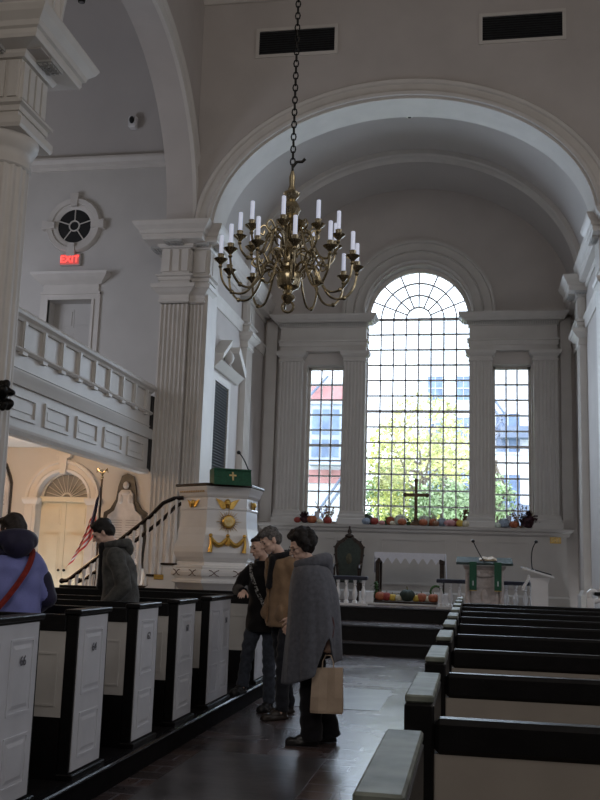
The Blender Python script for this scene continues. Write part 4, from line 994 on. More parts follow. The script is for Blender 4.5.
# green desk fall
q = thing('pulpit_fall', 'green cloth with white cross draped over the pulpit desk', 'cloth', (-3.42, 13.1, 2.5))
c = face(F, .02, 2.585, .10, .66); 
def B(u0, u1, v0, v1, w0, w1, mb, tilt=.0): mb.loft([[P(u, v, w + tilt * (v)) for u, v in ((u0, v0), (u1, v0), (u1, v1), (u0, v1))] for w in (w0, w1)])
s = MB(); B(-.265, .265, -.115, .115, -.01, .01, s, -.35)
for k in range(8): pass
s.build('cloth_front', M['green'], q)
s = MB(); B(-.265, .265, .095, .115, -.32, .0, s); s.loft([[P(sg, v, w) for v, w in ((.112, -.04), (-.1, .02), (-.1, -.3), (.112, -.34))] for sg in (-.262, .262)]); s.build('cloth_top', M['green'], q)
s = MB(); B(-.012, .012, -.05, .07, .012, .018, s, -.35); B(-.05, .05, .01, .034, .012, .018, s, -.35); s.build('cross_mark', M['goldpale'], q)

# stair
t = thing('pulpit_stair', 'white stair with dark curved handrails leading up to the pulpit', 'staircase', (-4.9, 13.6, 0))
nst = 8; xs0 = -5.75; run = .205; rise = .165
for i in range(nst):
    x = xs0 + i * run; z = .22 + i * rise
    MB().box(x, x + run + .01, 13.30, 13.95, z - rise, z - .03).build('riser', M['white'], t)
    MB().bbox(x - .03, x + run, 13.27, 13.97, z - .03, z, .006).build('tread', M['darkwood'], t)
s = MB(); xt = xs0 + nst * run
s.loft([[(xs0 - .05, yy, 0), (xs0 - .05, yy, .08), (xt, yy, .08 + nst * rise - .05), (xt, yy, .0)] for yy in (13.25, 13.28)]); s.build('stringer', M['white'], t)
MB().bbox(-4.42, -4.28, 13.235, 13.25, 1.14, 1.21, .003).build('brass_plaque', M['gold'], t)
for yy in (13.30, 13.92):
    s = MB(); pts = [(-5.82, yy - .0, 1.07), (-5.74, yy, 1.08), (-5.64, yy, 1.15), (-5.3, yy, 1.42), (-4.9, yy, 1.74), (-4.55, yy, 2.02), (-4.36, yy, 2.22), (-4.2, yy, 2.29), (-4.06, yy, 2.30)]
    s.tube(pts, .03, 10); s.ball(pts[0], .04, 10, 8); s.build('handrail', M['handrail'], t, smooth=True)
    me = None
    for i in range(nst * 2):
        x = xs0 + (i / 2 + .25) * run; z = .22 + (i // 2) * rise; top = 1.07 + (x + 5.75) * .79 - .02; H = top - z
        o = MB().lathe([(r * .62, zz / .46 * H) for r, zz in BAL], (x, yy + .0, z), 12).build('baluster', M['white'], t, smooth=True)

# flag
t = thing('flag_pole', 'wooden flag pole with gilt eagle finial beside the arched door', 'pole', (-6.63, 16.6, 0))
fx0 = -6.63; fyy = 16.6
MB().tube([(fx0, fyy, 0), (fx0, fyy, 2.85)], .018, 10).build('pole', M['darkwood'], t)
MB().lathe([(.2, 0), (.2, .04), (.06, .08), (.03, .12)], (fx0, fyy, 0), 20).build('base', M['brass'], t, smooth=True)
s = MB(); s.ball((fx0, fyy, 2.87), .03); s.ball((fx0, fyy, 2.94), (.025, .03, .05)); s.ball((fx0, fyy - .03, 3.0), .018)
for sg in (-1, 1): s.tube([(fx0 + sg * .02, fyy, 2.95), (fx0 + sg * .09, fyy, 3.02), (fx0 + sg * .11, fyy, 2.95)], [.02, .025, .006], 6)
s.build('eagle_finial', M['brass'], t, smooth=True)
fl_ = thing('american_flag', 'draped flag with blue star field and red and white stripes on the pole', 'flag', (fx0, fyy, 2.7))
def flagm():
    m = bpy.data.materials.new('flag_cloth'); m.use_nodes = True; nt = m.node_tree; b = nt.nodes['Principled BSDF']; b.inputs['Roughness'].default_value = .7
    uv = nt.nodes.new('ShaderNodeAttribute'); uv.attribute_name = 'flaguv'
    sp = nt.nodes.new('ShaderNodeSeparateXYZ'); nt.links.new(uv.outputs['Vector'], sp.inputs[0])
    def mth(op, a, b_=None):
        n = nt.nodes.new('ShaderNodeMath'); n.operation = op
        for i, v in enumerate((a, b_)):
            if v is None: continue
            if isinstance(v, (int, float)): n.inputs[i].default_value = v
            else: nt.links.new(v, n.inputs[i])
        return n.outputs[0]
    stripe = mth('GREATER_THAN', mth('MODULO', mth('MULTIPLY', sp.outputs[1], 13), 2.0), 1.0)
    mx = nt.nodes.new('ShaderNodeMixRGB'); mx.inputs[1].default_value = (.50, .04, .04, 1); mx.inputs[2].default_value = (.65, .60, .58, 1); nt.links.new(stripe, mx.inputs[0])
    canton = mth('MULTIPLY', mth('LESS_THAN', sp.outputs[0], .4), mth('GREATER_THAN', sp.outputs[1], .46))
    fu = mth('SUBTRACT', mth('FRACT', mth('MULTIPLY', sp.outputs[0], 25.0)), .5); fv = mth('SUBTRACT', mth('FRACT', mth('MULTIPLY', sp.outputs[1], 16.0)), .5)
    star = mth('LESS_THAN', mth('ADD', mth('MULTIPLY', fu, fu), mth('MULTIPLY', fv, fv)), .05)
    m2 = nt.nodes.new('ShaderNodeMixRGB'); m2.inputs[1].default_value = (.025, .03, .10, 1); m2.inputs[2].default_value = (.6, .6, .62, 1); nt.links.new(star, m2.inputs[0])
    m3 = nt.nodes.new('ShaderNodeMixRGB'); nt.links.new(canton, m3.inputs[0]); nt.links.new(mx.outputs[0], m3.inputs[1]); nt.links.new(m2.outputs[0], m3.inputs[2]); nt.links.new(m3.outputs[0], b.inputs['Base Color'])
    return m
NU, NV = 60, 30; vs = []; uvs = []
# flag hoist runs down the pole, fly end hangs in folds
for i in range(NU + 1):
    u = i / NU
    for j in range(NV + 1):
        v = j / NV
        # drape: points at fly distance u fall under gravity, gathered near the pole
        q = (1 - v) * .42 + u * .62; x = fx0 - .005 - (.10 + .36 * q) * (.15 + .85 * sin(u * pi * .5)) * (.6 + .5 * (1 - v)) + .02 * sin(u * 17 + v * 3) * q; y_ = fyy - .03 - .05 * sin(u * 15 + v * 3)
        z = 2.72 - (1 - v) * .90 - u * .86 * (.7 + .3 * v)
        vs.append((x, y_, z)); uvs.append((u, v, 0))
fs = [(i * (NV + 1) + j, (i + 1) * (NV + 1) + j, (i + 1) * (NV + 1) + j + 1, i * (NV + 1) + j + 1) for i in range(NU) for j in range(NV)]
s = MB(); s.add(vs, fs); o = s.build('cloth', flagm(), fl_, smooth=True, fix=False, angle=0)
at = o.data.attributes.new('flaguv', 'FLOAT_VECTOR', 'POINT')
for i, q in enumerate(uvs): at.data[i].vector = q

# ================================================================== CHANDELIER
CC = Vector((-1.22, 6.3, 0))
t = thing('chandelier', 'large brass chandelier with two tiers of ivory candles hanging on a chain', 'chandelier', (CC.x, CC.y, 3.12)); CHAND = t
MB().lathe([(.004, 3.10), (.02, 3.11), (.045, 3.14), (.05, 3.16), (.025, 3.18), (.03, 3.20), (.075, 3.225), (.085, 3.26), (.09, 3.30), (.08, 3.33), (.06, 3.345), (.075, 3.36), (.075, 3.38), (.05, 3.40), (.042, 3.44), (.055, 3.49), (.07, 3.52), (.07, 3.55), (.04, 3.58), (.035, 3.62), (.06, 3.65), (.10, 3.675), (.11, 3.69), (.07, 3.71), (.05, 3.75), (.07, 3.79), (.05, 3.83), (.03, 3.86), (.055, 3.89), (.06, 3.91), (.03, 3.93), (.018, 3.97), (.022, 4.03), (.01, 4.08)], (CC.x, CC.y, 0), 32).build('stem', M['brass'], t, smooth=True)
s = MB(); s.tube([(CC.x + .04 * cos(k * pi / 8), CC.y, 3.085 + .04 * sin(k * pi / 8)) for k in range(17)], .009, 8); s.build('bottom_ring', M['brass'], t, smooth=True)
def bez(pts, n=22):   # catmull-rom
    out = []; P_ = [Vector(p) for p in pts]; P_ = [P_[0]] + P_ + [P_[-1]]
    for i in range(1, len(P_) - 2):
        for k in range(6):
            u = k / 6; a, b, c_, d = P_[i - 1:i + 3]; out.append(.5 * ((2 * b) + (c_ - a) * u + (2 * a - 5 * b + 4 * c_ - d) * u * u + (3 * b - a - 3 * c_ + d) * u ** 3))
    out.append(P_[-2]); return out
def arm(rz, pts, tipr, tipz, ch, proto=None):
    if proto is None:
        s = MB(); s.tube(bez([(r, 0, z) for r, z in pts]), .0085, 8)
        pr, pz = pts[2]; s.tube(bez([(pr - .02, 0, pz + .0), (pr + .03, 0, pz + .07), (pr + .07, 0, pz + .03), (pr + .04, 0, pz), (pr + .03, 0, pz + .03)]), .007, 6); s.ball((pts[-3][0], 0, pts[-3][1]), .017, 8, 6)
        a = s.build('arm', M['brass'], t, world=False, smooth=True)
        d = MB().lathe([(.010, -.06), (.015, -.05), (.010, -.035), (.022, -.02), (.046, 0), (.049, .005), (.04, .007), (.02, .006), (.022, .03), (.024, .04), (.016, .045)], (tipr, 0, tipz), 16).build('drip_pan', M['brass'], a, world=False, smooth=True)
        cd = MB().lathe([(.0145, .03), (.0145, .03 + ch), (.012, .034 + ch), (.004, .035 + ch)], (tipr, 0, tipz), 12).build('candle', M['candle'], a, world=False, smooth=True)
        a.rotation_euler = (0, 0, rz); return a
    a = proto.copy(); COL.objects.link(a); a.parent = t; a.rotation_euler = (0, 0, rz)
    for c_ in proto.children: k = c_.copy(); COL.objects.link(k); k.parent = a
    return a
zb = 3.165
low = [(.06, 3.34 - zb), (.12, 3.41 - zb), (.19, 3.40 - zb), (.235, 3.30 - zb), (.30, 3.215 - zb), (.39, 3.215 - zb), (.455, 3.29 - zb), (.475, 3.385 - zb)]
upp = [(.05, 3.60 - zb), (.10, 3.655 - zb), (.15, 3.64 - zb), (.18, 3.55 - zb), (.23, 3.47 - zb), (.29, 3.47 - zb), (.335, 3.52 - zb), (.35, 3.57 - zb)]
pr = None
for k in range(12): pr = arm(radians(15 + 30 * k), low, .475, 3.44 - zb, .142, pr) if pr is None else (arm(radians(15 + 30 * k), low, .475, 3.44 - zb, .142, pr), pr)[1]
pr = None
for k in range(9):
    r_ = radians(270 + 40 * k + 3)
    if pr is None: pr = arm(r_, upp, .35, 3.62 - zb, .142)
    else: arm(r_, upp, .35, 3.62 - zb, .142, pr)
# scroll ornaments around the stem
s = MB()
for zc, rr, nn in ((3.44, .10, 10), (3.60, .09, 8)):
    for k in range(nn):
        a = 2 * pi * k / nn + .2; ca, sa = cos(a), sin(a)
        pts = [(CC.x + (rr * .5 + .05 * (1 - cos(b))) * ca, CC.y + (rr * .5 + .05 * (1 - cos(b))) * sa, zc + .05 * sin(b)) for b in [i * pi / 5 for i in range(8)]]
        s.tube(pts, .007, 6)
s.build('scrollwork', M['brass'], t, smooth=True)
s = MB(); z = 4.07; k = 0
while z < 12.15:
    ring = []
    for i in range(9):
        a = 2 * pi * i / 8; u = .017 * cos(a); w = .030 * sin(a)
        ring.append((CC.x + (u if k % 2 else 0), CC.y + (0 if k % 2 else u), z + .03 + w))
    s.tube(ring, .0055, 5, up=(1, .3, 0)); z += .047; k += 1
s.tube(bez([(CC.x, CC.y, 4.05), (CC.x + .02, CC.y, 4.13), (CC.x + .06, CC.y, 4.15), (CC.x + .085, CC.y, 4.165)]), [.008] * 19, 6) if False else None
s.build('chain', M['iron'], t)
s = MB(); s.tube([(CC.x + .0, CC.y - .01, 4.10), (CC.x + .03, CC.y - .01, 4.14), (CC.x + .07, CC.y - .01, 4.14), (CC.x + .09, CC.y - .01, 4.16)], .012, 6); s.build('hook', M['iron'], t, smooth=True)

# ================================================================== PEWS
PX = -2.24
def panel_relief(s, x, ya, yb, za, zb):
    """raised moulding frame on a panel facing +x"""
    s.frame(lambda u, v, h: (h, u, v), ya, yb, za, zb, .014, x - .001, x + .005)
    s.loft([[(x, ya + .03, za + .03), (x, yb - .03, za + .03), (x, yb - .03, zb - .03), (x, ya + .03, zb - .03)], [(x + .005, ya + .05, za + .05), (x + .005, yb - .05, za + .05), (x + .005, yb - .05, zb - .05), (x + .005, ya + .05, zb - .05)]])
def left_pew(y, w, num, lab):
    t = thing('box_pew', lab, 'pew', (PX, y, .16), group='box pews left of the aisle')
    e = MB().bbox(PX - .07, PX, y, y + w, .16, 1.075, .004).build('pew_end', M['pewblack'], t)
    s = MB(); s.box(PX, PX + .006, y + .018, y + w - .03, .205, 1.065); x = PX + .006
    ya, yb = y + .018, y + w - .03; cols = [(ya, yb)] if w < .6 else [(ya, (ya + yb) / 2), ((ya + yb) / 2, yb)]
    for a, b in cols:
        g = .07 if len(cols) == 1 else .05; panel_relief(s, x, a + g, b - g, .62, .99); panel_relief(s, x, a + g, b - g, .27, .52)
    p = s.build('aisle_panel', M['pewwhite'], t)
    if num:
        a, b = cols[-1]; yc = (a + b) / 2
        mt = Matrix(((0, 0, 1, x + .011 - PX), (1, 0, 0, yc - y), (0, 1, 0, .88 - .16), (0, 0, 0, 1)))
        text_mesh('pew_number', num, .068, M['number'], p, mt, .001)
    MB().bbox(PX - .085, PX + .02, y - .012, y + w + .012, 1.075, 1.105, .006).build('cap', M['pewblack'], t)
    MB().bbox(PX - .08, PX + .03, y - .01, y + w + .01, .16, .195, .006).build('base_rail', M['pewblack'], t)
    x0, x1 = -4.95, PX - .07
    MB().bbox(x0, x1, y - .01, y + .05, .98, 1.075, .006).build('back_rail', M['pewblack'], t)
    s = MB().box(x0, x1, y, y + .035, .50, .98)
    n = 4
    for i in range(n):
        a = x0 + (i + .06) * (x1 - x0) / n; b = x0 + (i + .94) * (x1 - x0) / n
        s.frame(lambda u, v, h: (u, h, v), a, b, .56, .86, .012, y - .005, y + .001)
    s.build('back_panel', M['pewwhite2'], t)
    MB().box(x0, x1, y - .008, y + .04, .16, .50).build('lower_back', M['pewblack'], t)
    MB().bbox(x0, x1, y + .05, y + .42, .56, .60, .01).build('seat', M['pewblack'], t)
M['pewwhite2'] = mat('pew_back_white', (.52, .50, .48), .55, .05, 5)
for y, w, num, lab in ((4.12, .77, '66', 'box pew numbered 66, nearest the camera on the left'), (5.39, .48, '64', 'box pew with narrow white end panel numbered 64'), (6.405, .46, '62', 'box pew with narrow white end panel numbered 62'),
                       (7.33, .50, '60', 'box pew with narrow white end panel numbered 60'), (8.27, .76, '58', 'box pew numbered 58 with wide double panel, touched by the dark haired woman'), (10.15, .78, '56', 'box pew with wide panel behind the legs of the man in tan jacket'), (11.25, .6, None, 'farthest box pew of the left block, before the pulpit')):
    left_pew(y, w, num, lab)
ords = ['nearest the camera', 'second from the camera', 'third from the camera', 'fourth from the camera', 'fifth from the camera', 'sixth from the camera', 'fifth from the chancel', 'fourth from the chancel', 'third from the chancel', 'second from the chancel', 'nearest the chancel']
ords = ords[:5] + ords[6:]
RX = -.15
M['capblack'] = M['pewblack']
def right_pew(y, lab, src=None):
    if src is not None:
        c = src.copy(); COL.objects.link(c); c.location = (RX, y, 0); c['label'] = lab
        for ch in src.children:
            k = ch.copy(); COL.objects.link(k); k.parent = c
            for g in ch.children: q = g.copy(); COL.objects.link(q); q.parent = k
        return c
    t = thing('long_pew', lab, 'pew', (RX, y, 0), group='black pews in the right block')
    w = .51; W = .068
    e = MB().bbox(RX, RX + W, y, y + w, 0, 1.10, .006).build('pew_end', M['pewblack'], t)
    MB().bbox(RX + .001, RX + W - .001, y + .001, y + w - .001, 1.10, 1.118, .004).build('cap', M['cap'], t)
    s = MB().box(RX - .008, RX, y + .05, y + w - .05, .12, 1.0); s.build('aisle_panel', M['pewwhite2'], t)
    MB().bbox(RX + W, 5.2, y + .0, y + .06, .99, 1.068, .012).build('back_rail', M['pewblack'], t)
    MB().box(RX + W, 5.2, y + .012, y + .05, .45, .99).build('back_panel', M['beige'], t)
    MB().box(RX + W, 5.2, y + .01, y + .055, 0, .45).build('lower_back', M['pewblack'], t)
    MB().bbox(RX + W, 5.2, y + .06, y + .44, .40, .44, .01).build('seat', M['pewblack'], t)
    return t
pp = None
for k in range(10):
    lab = 'black topped pew in the right block, ' + ords[k]
    o = right_pew(1.283 + .997 * k, lab, pp)
    if pp is None: pp = o
CHAND.location.z += .07; CHAND.location.x -= .03
# ================================================================== PEOPLE
def V(*a): return Vector(a)
def cloth(name, col, var=.15, rough=.9, scale=30, sheen=.15): return mat(name, col, rough, var, scale, bump=.15, bscale=120, sheen=sheen, spec=.2)
SK = {}
def head_union(s, Mx, female=False, k=1.0, nose=1.0):
    R = Mx.to_3x3()
    def b(c, r): s.ball(Mx @ Vector(c), tuple(q * k for q in r), 20, 14, R)
    def lim(p, q, r0, r1): s.limb([Mx @ Vector(p), Mx @ Vector(q)], [r0 * k, r1 * k], 10)
    b((0, -.018, .135), (.073, .092, .088)); b((0, .020, .095), (.061, .066, .078)); b((0, .030, .048), (.050 if female else .054, .052, .045)); b((0, .062, .014), (.024, .022, .018))
    lim((-.040, .070, .128), (.040, .070, .128), .011, .011)
    lim((0, .082, .118), (0, .103 * (.97 + .03 * nose), .080), .008, .0135); b((-.013, .092, .076), (.009, .010, .008)); b((.013, .092, .076), (.009, .010, .008))
    b((-.040, .052, .082), (.022, .022, .02)); b((.040, .052, .082), (.022, .022, .02))
    lim((-.018, .078, .050), (.018, .078, .050), .009, .009); lim((-.015, .077, .040), (.015, .077, .040), .009, .009)
    for sx in (-1, 1): b((sx * .074, -.008, .092), (.010, .018, .030)); b((sx * .076, -.014, .112), (.010, .014, .012))
def hand_union(s, w, d, n, side, curl=.5, spread=1.0, k=1.0):
    """w wrist, d finger direction, n palm-facing direction, side = vector toward the thumb"""
    d = d.normalized(); n = (n - d * n.dot(d)).normalized(); sd = d.cross(n); sd = sd if sd.dot(side) > 0 else -sd
    rings = []
    for u, wd, th in ((-.01, .026, .02), (.02, .034, .018), (.05, .041, .016), (.075, .043, .014), (.09, .036, .011)):
        rings.append([tuple(w + (d * u + sd * wd * cos(a) + n * th * sin(a)) * k) for a in [2 * pi * i / 14 for i in range(14)]])
    s.loft(rings)
    for off, L, dz in ((.032, .070, .078), (.011, .080, .086), (-.011, .074, .084), (-.032, .058, .074)):
        p = w + (d * dz + sd * off) * k; pts = [p - d * .01 * k, p]; ang = 0; dirv = d
        for ph in (.45, .32, .25):
            ang += curl; dirv = (d * cos(ang) + n * sin(ang) + sd * off * 1.2 * spread).normalized(); p = p + dirv * L * ph * k; pts.append(p)
        s.limb(pts, [.0095 * k, .0092 * k, .0085 * k, .008 * k, .007 * k], 10)
    p = w + (d * .02 + sd * .026) * k; pts = [p]
    for L, a in ((.045, .65), (.03, .35), (.024, .2)):
        p = p + (d * cos(a) + sd * sin(a) + n * (.35 + curl * .3)).normalized() * L * k; pts.append(p)
    s.limb(pts, [.014 * k, .0115 * k, .0095 * k, .0078 * k], 10)

class Person:
    def __init__(self, label, loc, rz, H=1.7, lean=0.0, yaw=0, pitch=0, roll=0, female=False, hips=None, feet=None, arms=None, skin=None, headfwd=.02):
        self.t = thing('person', label, 'person', loc, rz); self.k = k = H / 1.72; self.female = female; self.lean = lean
        self.sk = skin or M['skin']
        self.feet = feet or {-1: V(-.10, 0, 0), 1: V(.10, .04, 0)}
        sp = self.sp
        self.hp = sp(1.50) + V(0, headfwd, 0)
        self.HM = Matrix.Translation(self.hp * k) @ Matrix.Rotation(radians(yaw), 4, 'Z') @ Matrix.Rotation(radians(-pitch), 4, 'X') @ Matrix.Rotation(radians(roll), 4, 'Y') @ Matrix.Scale(k, 4)
        sw = .165 if female else .185
        self.sh = {s_: sp(1.385) + V(s_ * sw, 0, 0) for s_ in (-1, 1)}
        self.arms = arms or {}
        self.A = {}
        for s_ in (-1, 1):
            a = self.arms.get(s_, {}); self.A[s_] = (self.sh[s_], V(*a.get('elbow', tuple(self.sh[s_] + V(s_ * .05, -.03, -.29)))), V(*a.get('wrist', tuple(self.sh[s_] + V(s_ * .06, .03, -.54)))))
        self.L = {}
        for s_ in (-1, 1):
            f = self.feet[s_]; hip = V(s_ * .085, 0, .90); an = f + V(0, -.03, .08); kn = (hip + an) / 2 + V(0, .035, .02); self.L[s_] = (hip, kn, an, f)
    def sp(self, z):        # spine point at height z, leaning forward
        u = max(0, z - .9); return V(0, self.lean * u * u / .36, z - self.lean * u * .25)
    def S(self, p): return p * self.k
    def body(self, voxel=.0065):
        s = MB(); k = self.k; f = .93 if self.female else 1
        rings = []
        for z, rx, ry in ((.80, .13, .09), (.88, .155, .10), (.97, .15, .10), (1.07, .13, .09), (1.2, .14, .10), (1.32, .155, .10), (1.39, .15, .085), (1.43, .09, .07), (1.46, .055, .055)):
            c = self.sp(z) * k; rings.append([(c.x + rx * f * k * cos(a), c.y + ry * k * sin(a), c.z) for a in [2 * pi * i / 20 for i in range(20)]])
        s.loft(rings)
        s.limb([self.S(self.sp(1.42)), self.S((self.sp(1.47) + self.hp) / 2 + V(0, -.01, 0)), self.HM @ V(0, -.012, .06)], [.056 * k * f, .052 * k * f, .050 * k * f])
        head_union(s, self.HM, self.female, k)
        for s_ in (-1, 1):
            a, b, c = [self.S(p) for p in self.A[s_]]; s.limb([a, b, c], [.05 * k * f, .040 * k * f, .026 * k * f])
            ar = self.arms.get(s_, {}); d = V(*ar.get('hd', tuple(c - b))).normalized(); n = V(*ar.get('hn', (-s_, 0, 0))); sd = V(*ar.get('ht', (0, 1, 0)))
            hand_union(s, c, d, n, sd, ar.get('curl', .4), 1.0, k * f)
            hp, kn, an, ft = [self.S(p) for p in self.L[s_]]; s.limb([hp, kn, an], [.08 * k, .055 * k, .04 * k]); s.limb([an, ft + V(0, .02, .045), ft + V(0, .13, .03)], [.038 * k, .034 * k, .024 * k])
        o = remesh('body', s, self.sk, self.t, voxel, 2); self.bodyo = o
        for sx in (-1, 1): MB().ball(self.HM @ V(sx * .031, .0725, .106), (.0125 * k, .0105 * k, .0075 * k), 12, 8).build('eye', M['eye'], self.t, world=False, smooth=True)
        R = self.HM.to_3x3(); q = MB(); q.ball(self.HM @ V(0, .0845, .045), tuple(c * k for c in (.021, .0045, .0065)), 14, 8, R.normalized()); q.build('lips', M['lips'], self.t, world=False, smooth=True)
        for sx in (-1, 1): MB().tube([self.HM @ V(sx * .048, .071, .130), self.HM @ V(sx * .032, .080, .135), self.HM @ V(sx * .016, .082, .132)], [.003, .0042, .003], 6).build('eyebrow', self.haircol, self.t, world=False, smooth=True)
    def trousers(self, m, rt=.092, rb=.055, top=.98, voxel=.011, z_hem=.05):
        s = MB(); k = self.k; rings = []
        for z, rx, ry in ((.80, .165, .12), (.88, .17, .125), (top, .15, .11)):
            c = self.sp(z) * k; rings.append([(c.x + rx * k * cos(a), c.y + ry * k * sin(a), c.z) for a in [2 * pi * i / 20 for i in range(20)]])
        s.loft(rings)
        for s_ in (-1, 1):
            hp, kn, an, ft = [self.S(p) for p in self.L[s_]]; he = V(an.x, an.y, ft.z + z_hem + .02)
            s.limb([hp, (hp + kn) / 2, kn, (kn + he) / 2], [rt * k, .085 * k, (.067 + (rb - .055) * .5) * k, (.062 + (rb - .055)) * k]); s.tube([(kn + he) / 2, he], [(.062 + (rb - .055)) * k, (rb + .008) * k], 14)
        return remesh('trousers', s, m, self.t, voxel, 3, disp=lambda c: c + V(.004 * sin(c.z * 70 + c.y * 20), .004 * sin(c.z * 55 + c.x * 30), 0))
    def shoes(self, m, sole=None):
        for s_ in (-1, 1):
            s = MB(); k = self.k; f = self.S(self.feet[s_]); 
            s.loft([[tuple(f + V(x * k * w, y * k, z)) for x, y, w in ((-.5, -.085, .07), (.5, -.085, .07), (.5, .0, .085), (.5, .10, .10), (.35, .185, .09), (-.35, .185, .09), (-.5, .10, .10), (-.5, 0, .085))] for z in (.004, .03)])
            s.ball(f + V(0, -.03, .055), (.040 * k, .055 * k, .05)); s.ball(f + V(0, .04, .045), (.042 * k, .075 * k, .045)); s.ball(f + V(0, .125, .035), (.046 * k, .06 * k, .033)); s.limb([f + V(0, -.035, .07), f + V(0, -.03, .11)], [.042 * k, .042 * k])
            remesh('shoe', s, m, self.t, .008, 2)
    def coat(self, name, m, rings, sleeve=(.068, .058, .048), voxel=.012, collar=True, folds=.02, nf=7, sl_end=.92, extra=None):
        """rings: (z, rx, ry[, dy])"""
        s = MB(); k = self.k; rr = []
        for r in rings:
            z, rx, ry = r[:3]; dy = r[3] if len(r) > 3 else 0; c = (self.sp(z) + V(0, dy, 0)) * k
            rr.append([(c.x + rx * k * cos(a) * (1 + folds * sin(nf * a + z * 5)), c.y + ry * k * sin(a) * (1 + folds * sin((nf + 1) * a + z * 7)), c.z) for a in [2 * pi * i / 40 for i in range(40)]])
        s.loft(rr)
        for s_ in (-1, 1):
            a, b, c = [self.S(p) for p in self.A[s_]]; e = b + (c - b) * sl_end
            s.limb([a - V(s_ * .02, 0, .01), (a + b) / 2, b], [sleeve[0] * k * 1.08, sleeve[0] * k, sleeve[1] * k]); s.tube([b, (b + e) / 2, e], [sleeve[1] * k, sleeve[1] * .97 * k, sleeve[2] * k], 16)
        if collar:
            c = self.sp(1.44) * k; s.tube([c + V(.085 * k * cos(a), .075 * k * sin(a) + .0, .02 + .02 * sin(-a)) for a in [2 * pi * i / 20 for i in range(21)]], .028 * k, 10)
        if extra: extra(s, self)
        return remesh(name, s, m, self.t, voxel, 3, disp=lambda c: c + V(.005 * sin(c.z * 38 + c.y * 22), .005 * sin(c.z * 31 + c.x * 25), 0))
    def hair(self, m, balls, noise=.004, freq=90, voxel=.008, name='hair'):
        s = MB(); R = self.HM.to_3x3().normalized()
        for c, r in balls: s.ball(self.HM @ Vector(c), tuple(q * self.k for q in r), 18, 12, R)
        return remesh(name, s, m, self.t, voxel, 1, disp=lambda c: c + V(noise * sin(c.z * freq + c.x * 40), noise * sin(c.x * freq + c.z * 50), noise * sin(c.y * freq * 1.1 + c.x * 60)))

M['hair_black'] = mat('black_hair', (.014, .010, .009), .6, .4, 60, bump=.6, bscale=150)
M['hair_grey'] = mat('grey_hair', (.15, .14, .135), .7, .35, 60, bump=.6, bscale=150)
M['hair_brown'] = mat('dark_brown_hair', (.025, .015, .012), .55, .35, 60, bump=.5, bscale=150)

# ---- 1 woman in the grey hooded cape
p = Person('woman with short curly dark hair and glasses in a long grey hooded cape', (-1.26, 7.92, 0), radians(106), 1.68, .05, yaw=14, pitch=24, female=True, headfwd=.045,
           feet={-1: V(-.08, .03, 0), 1: V(.08, -.14, 0)}, arms={-1: dict(elbow=(-.205, -.08, 1.12), wrist=(-.225, -.10, .845), hd=(0, .02, -1), hn=(1, 0, 0), ht=(0, 1, 0), curl=.75), 1: dict(elbow=(.22, .02, 1.10), wrist=(.16, .16, .95), curl=.4)})
p.haircol = M['hair_black']; p.body()
M['black_cloth'] = cloth('black_cloth', (.010, .009, .012)); M['maroon'] = cloth('maroon_sleeve', (.085, .022, .022))
p.trousers(M['black_cloth'], .10, .085, z_hem=.02); p.shoes(mat('black_leather', (.012, .011, .011), .35, .2, 20))
p.coat('pullover', M['maroon'], [(.92, .16, .12), (1.1, .15, .115), (1.3, .165, .12), (1.40, .15, .10), (1.45, .07, .065)], (.056, .05, .042), collar=False, sl_end=.97)
cm = cloth('grey_wool', (.125, .13, .155), .12)
prof = [(1.475, .062, .06), (1.45, .085, .08), (1.435, .17, .12), (1.40, .225, .145), (1.32, .262, .172), (1.2, .285, .195), (1.05, .295, .205), (.9, .30, .215), (.7, .30, .225), (.4, .295, .235)]
def rad(z):
    for (z0, a0, b0), (z1, a1, b1) in zip(prof, prof[1:]):
        if z <= z0 and z >= z1: u = (z0 - z) / (z0 - z1); return a0 + (a1 - a0) * u, b0 + (b1 - b0) * u
    return prof[-1][1:]
na, ns = 96, 40; rings = []
for i in range(ns + 1):
    ring = []
    for j in range(na):
        a = 2 * pi * j / na      # a=0 -> +x, pi/2 front, pi -> -x (camera side)
        front = .5 + .5 * sin(a); hem = .72 - .25 * front ** .8
        da = abs((a - pi * 1.10 + pi) % (2 * pi) - pi); hem += .26 * max(0, 1 - da / .42) ** 1.0
        f = (i / ns) ** .9; z = 1.475 - (1.475 - hem) * f; rx, ry = rad(z)
        fold = 1 + .055 * sin(9 * a + .6 + 1.5 * z) * f ** 1.3 + .035 * sin(5 * a - 2 * z) * f + .015 * sin(21 * a + 4 * z) * f
        c = p.sp(z); flare = 1.0 + (.08 * max(0, 1 - da / .5) * f)
        ring.append(tuple(V(rx * cos(a) * fold * flare, c.y + ry * sin(a) * fold * flare, z - p.lean * max(0, z - .9) * .25) * p.k))
    rings.append(ring)
s = MB(); s.loft(rings, cap=False); o = s.build('cape', cm, p.t, world=False, smooth=True, fix=False, angle=0)
md = o.modifiers.new('s', 'SOLIDIFY'); md.thickness = .012; md.offset = -1
s = MB(); c = p.sp(1.44)      # hood lying round the neck and down the back
for k in range(25):
    a = pi * .5 + 2 * pi * k / 24; back = .5 - .5 * sin(a); s.ball((.115 * cos(a), c.y + .105 * sin(a) - .02 * back, 1.425 + .05 * back - .02), (.042 + .018 * back,) * 3, 10, 8)
s.ball((0, c.y - .13, 1.41), (.09, .055, .075)); s.ball((0, c.y - .15, 1.36), (.06, .04, .08)); remesh('hood', s, cm, p.t, .01, 3)
bl = [((0, -.03, .155), (.088, .092, .085)), ((0, -.06, .10), (.083, .068, .085))]
random.seed(11)
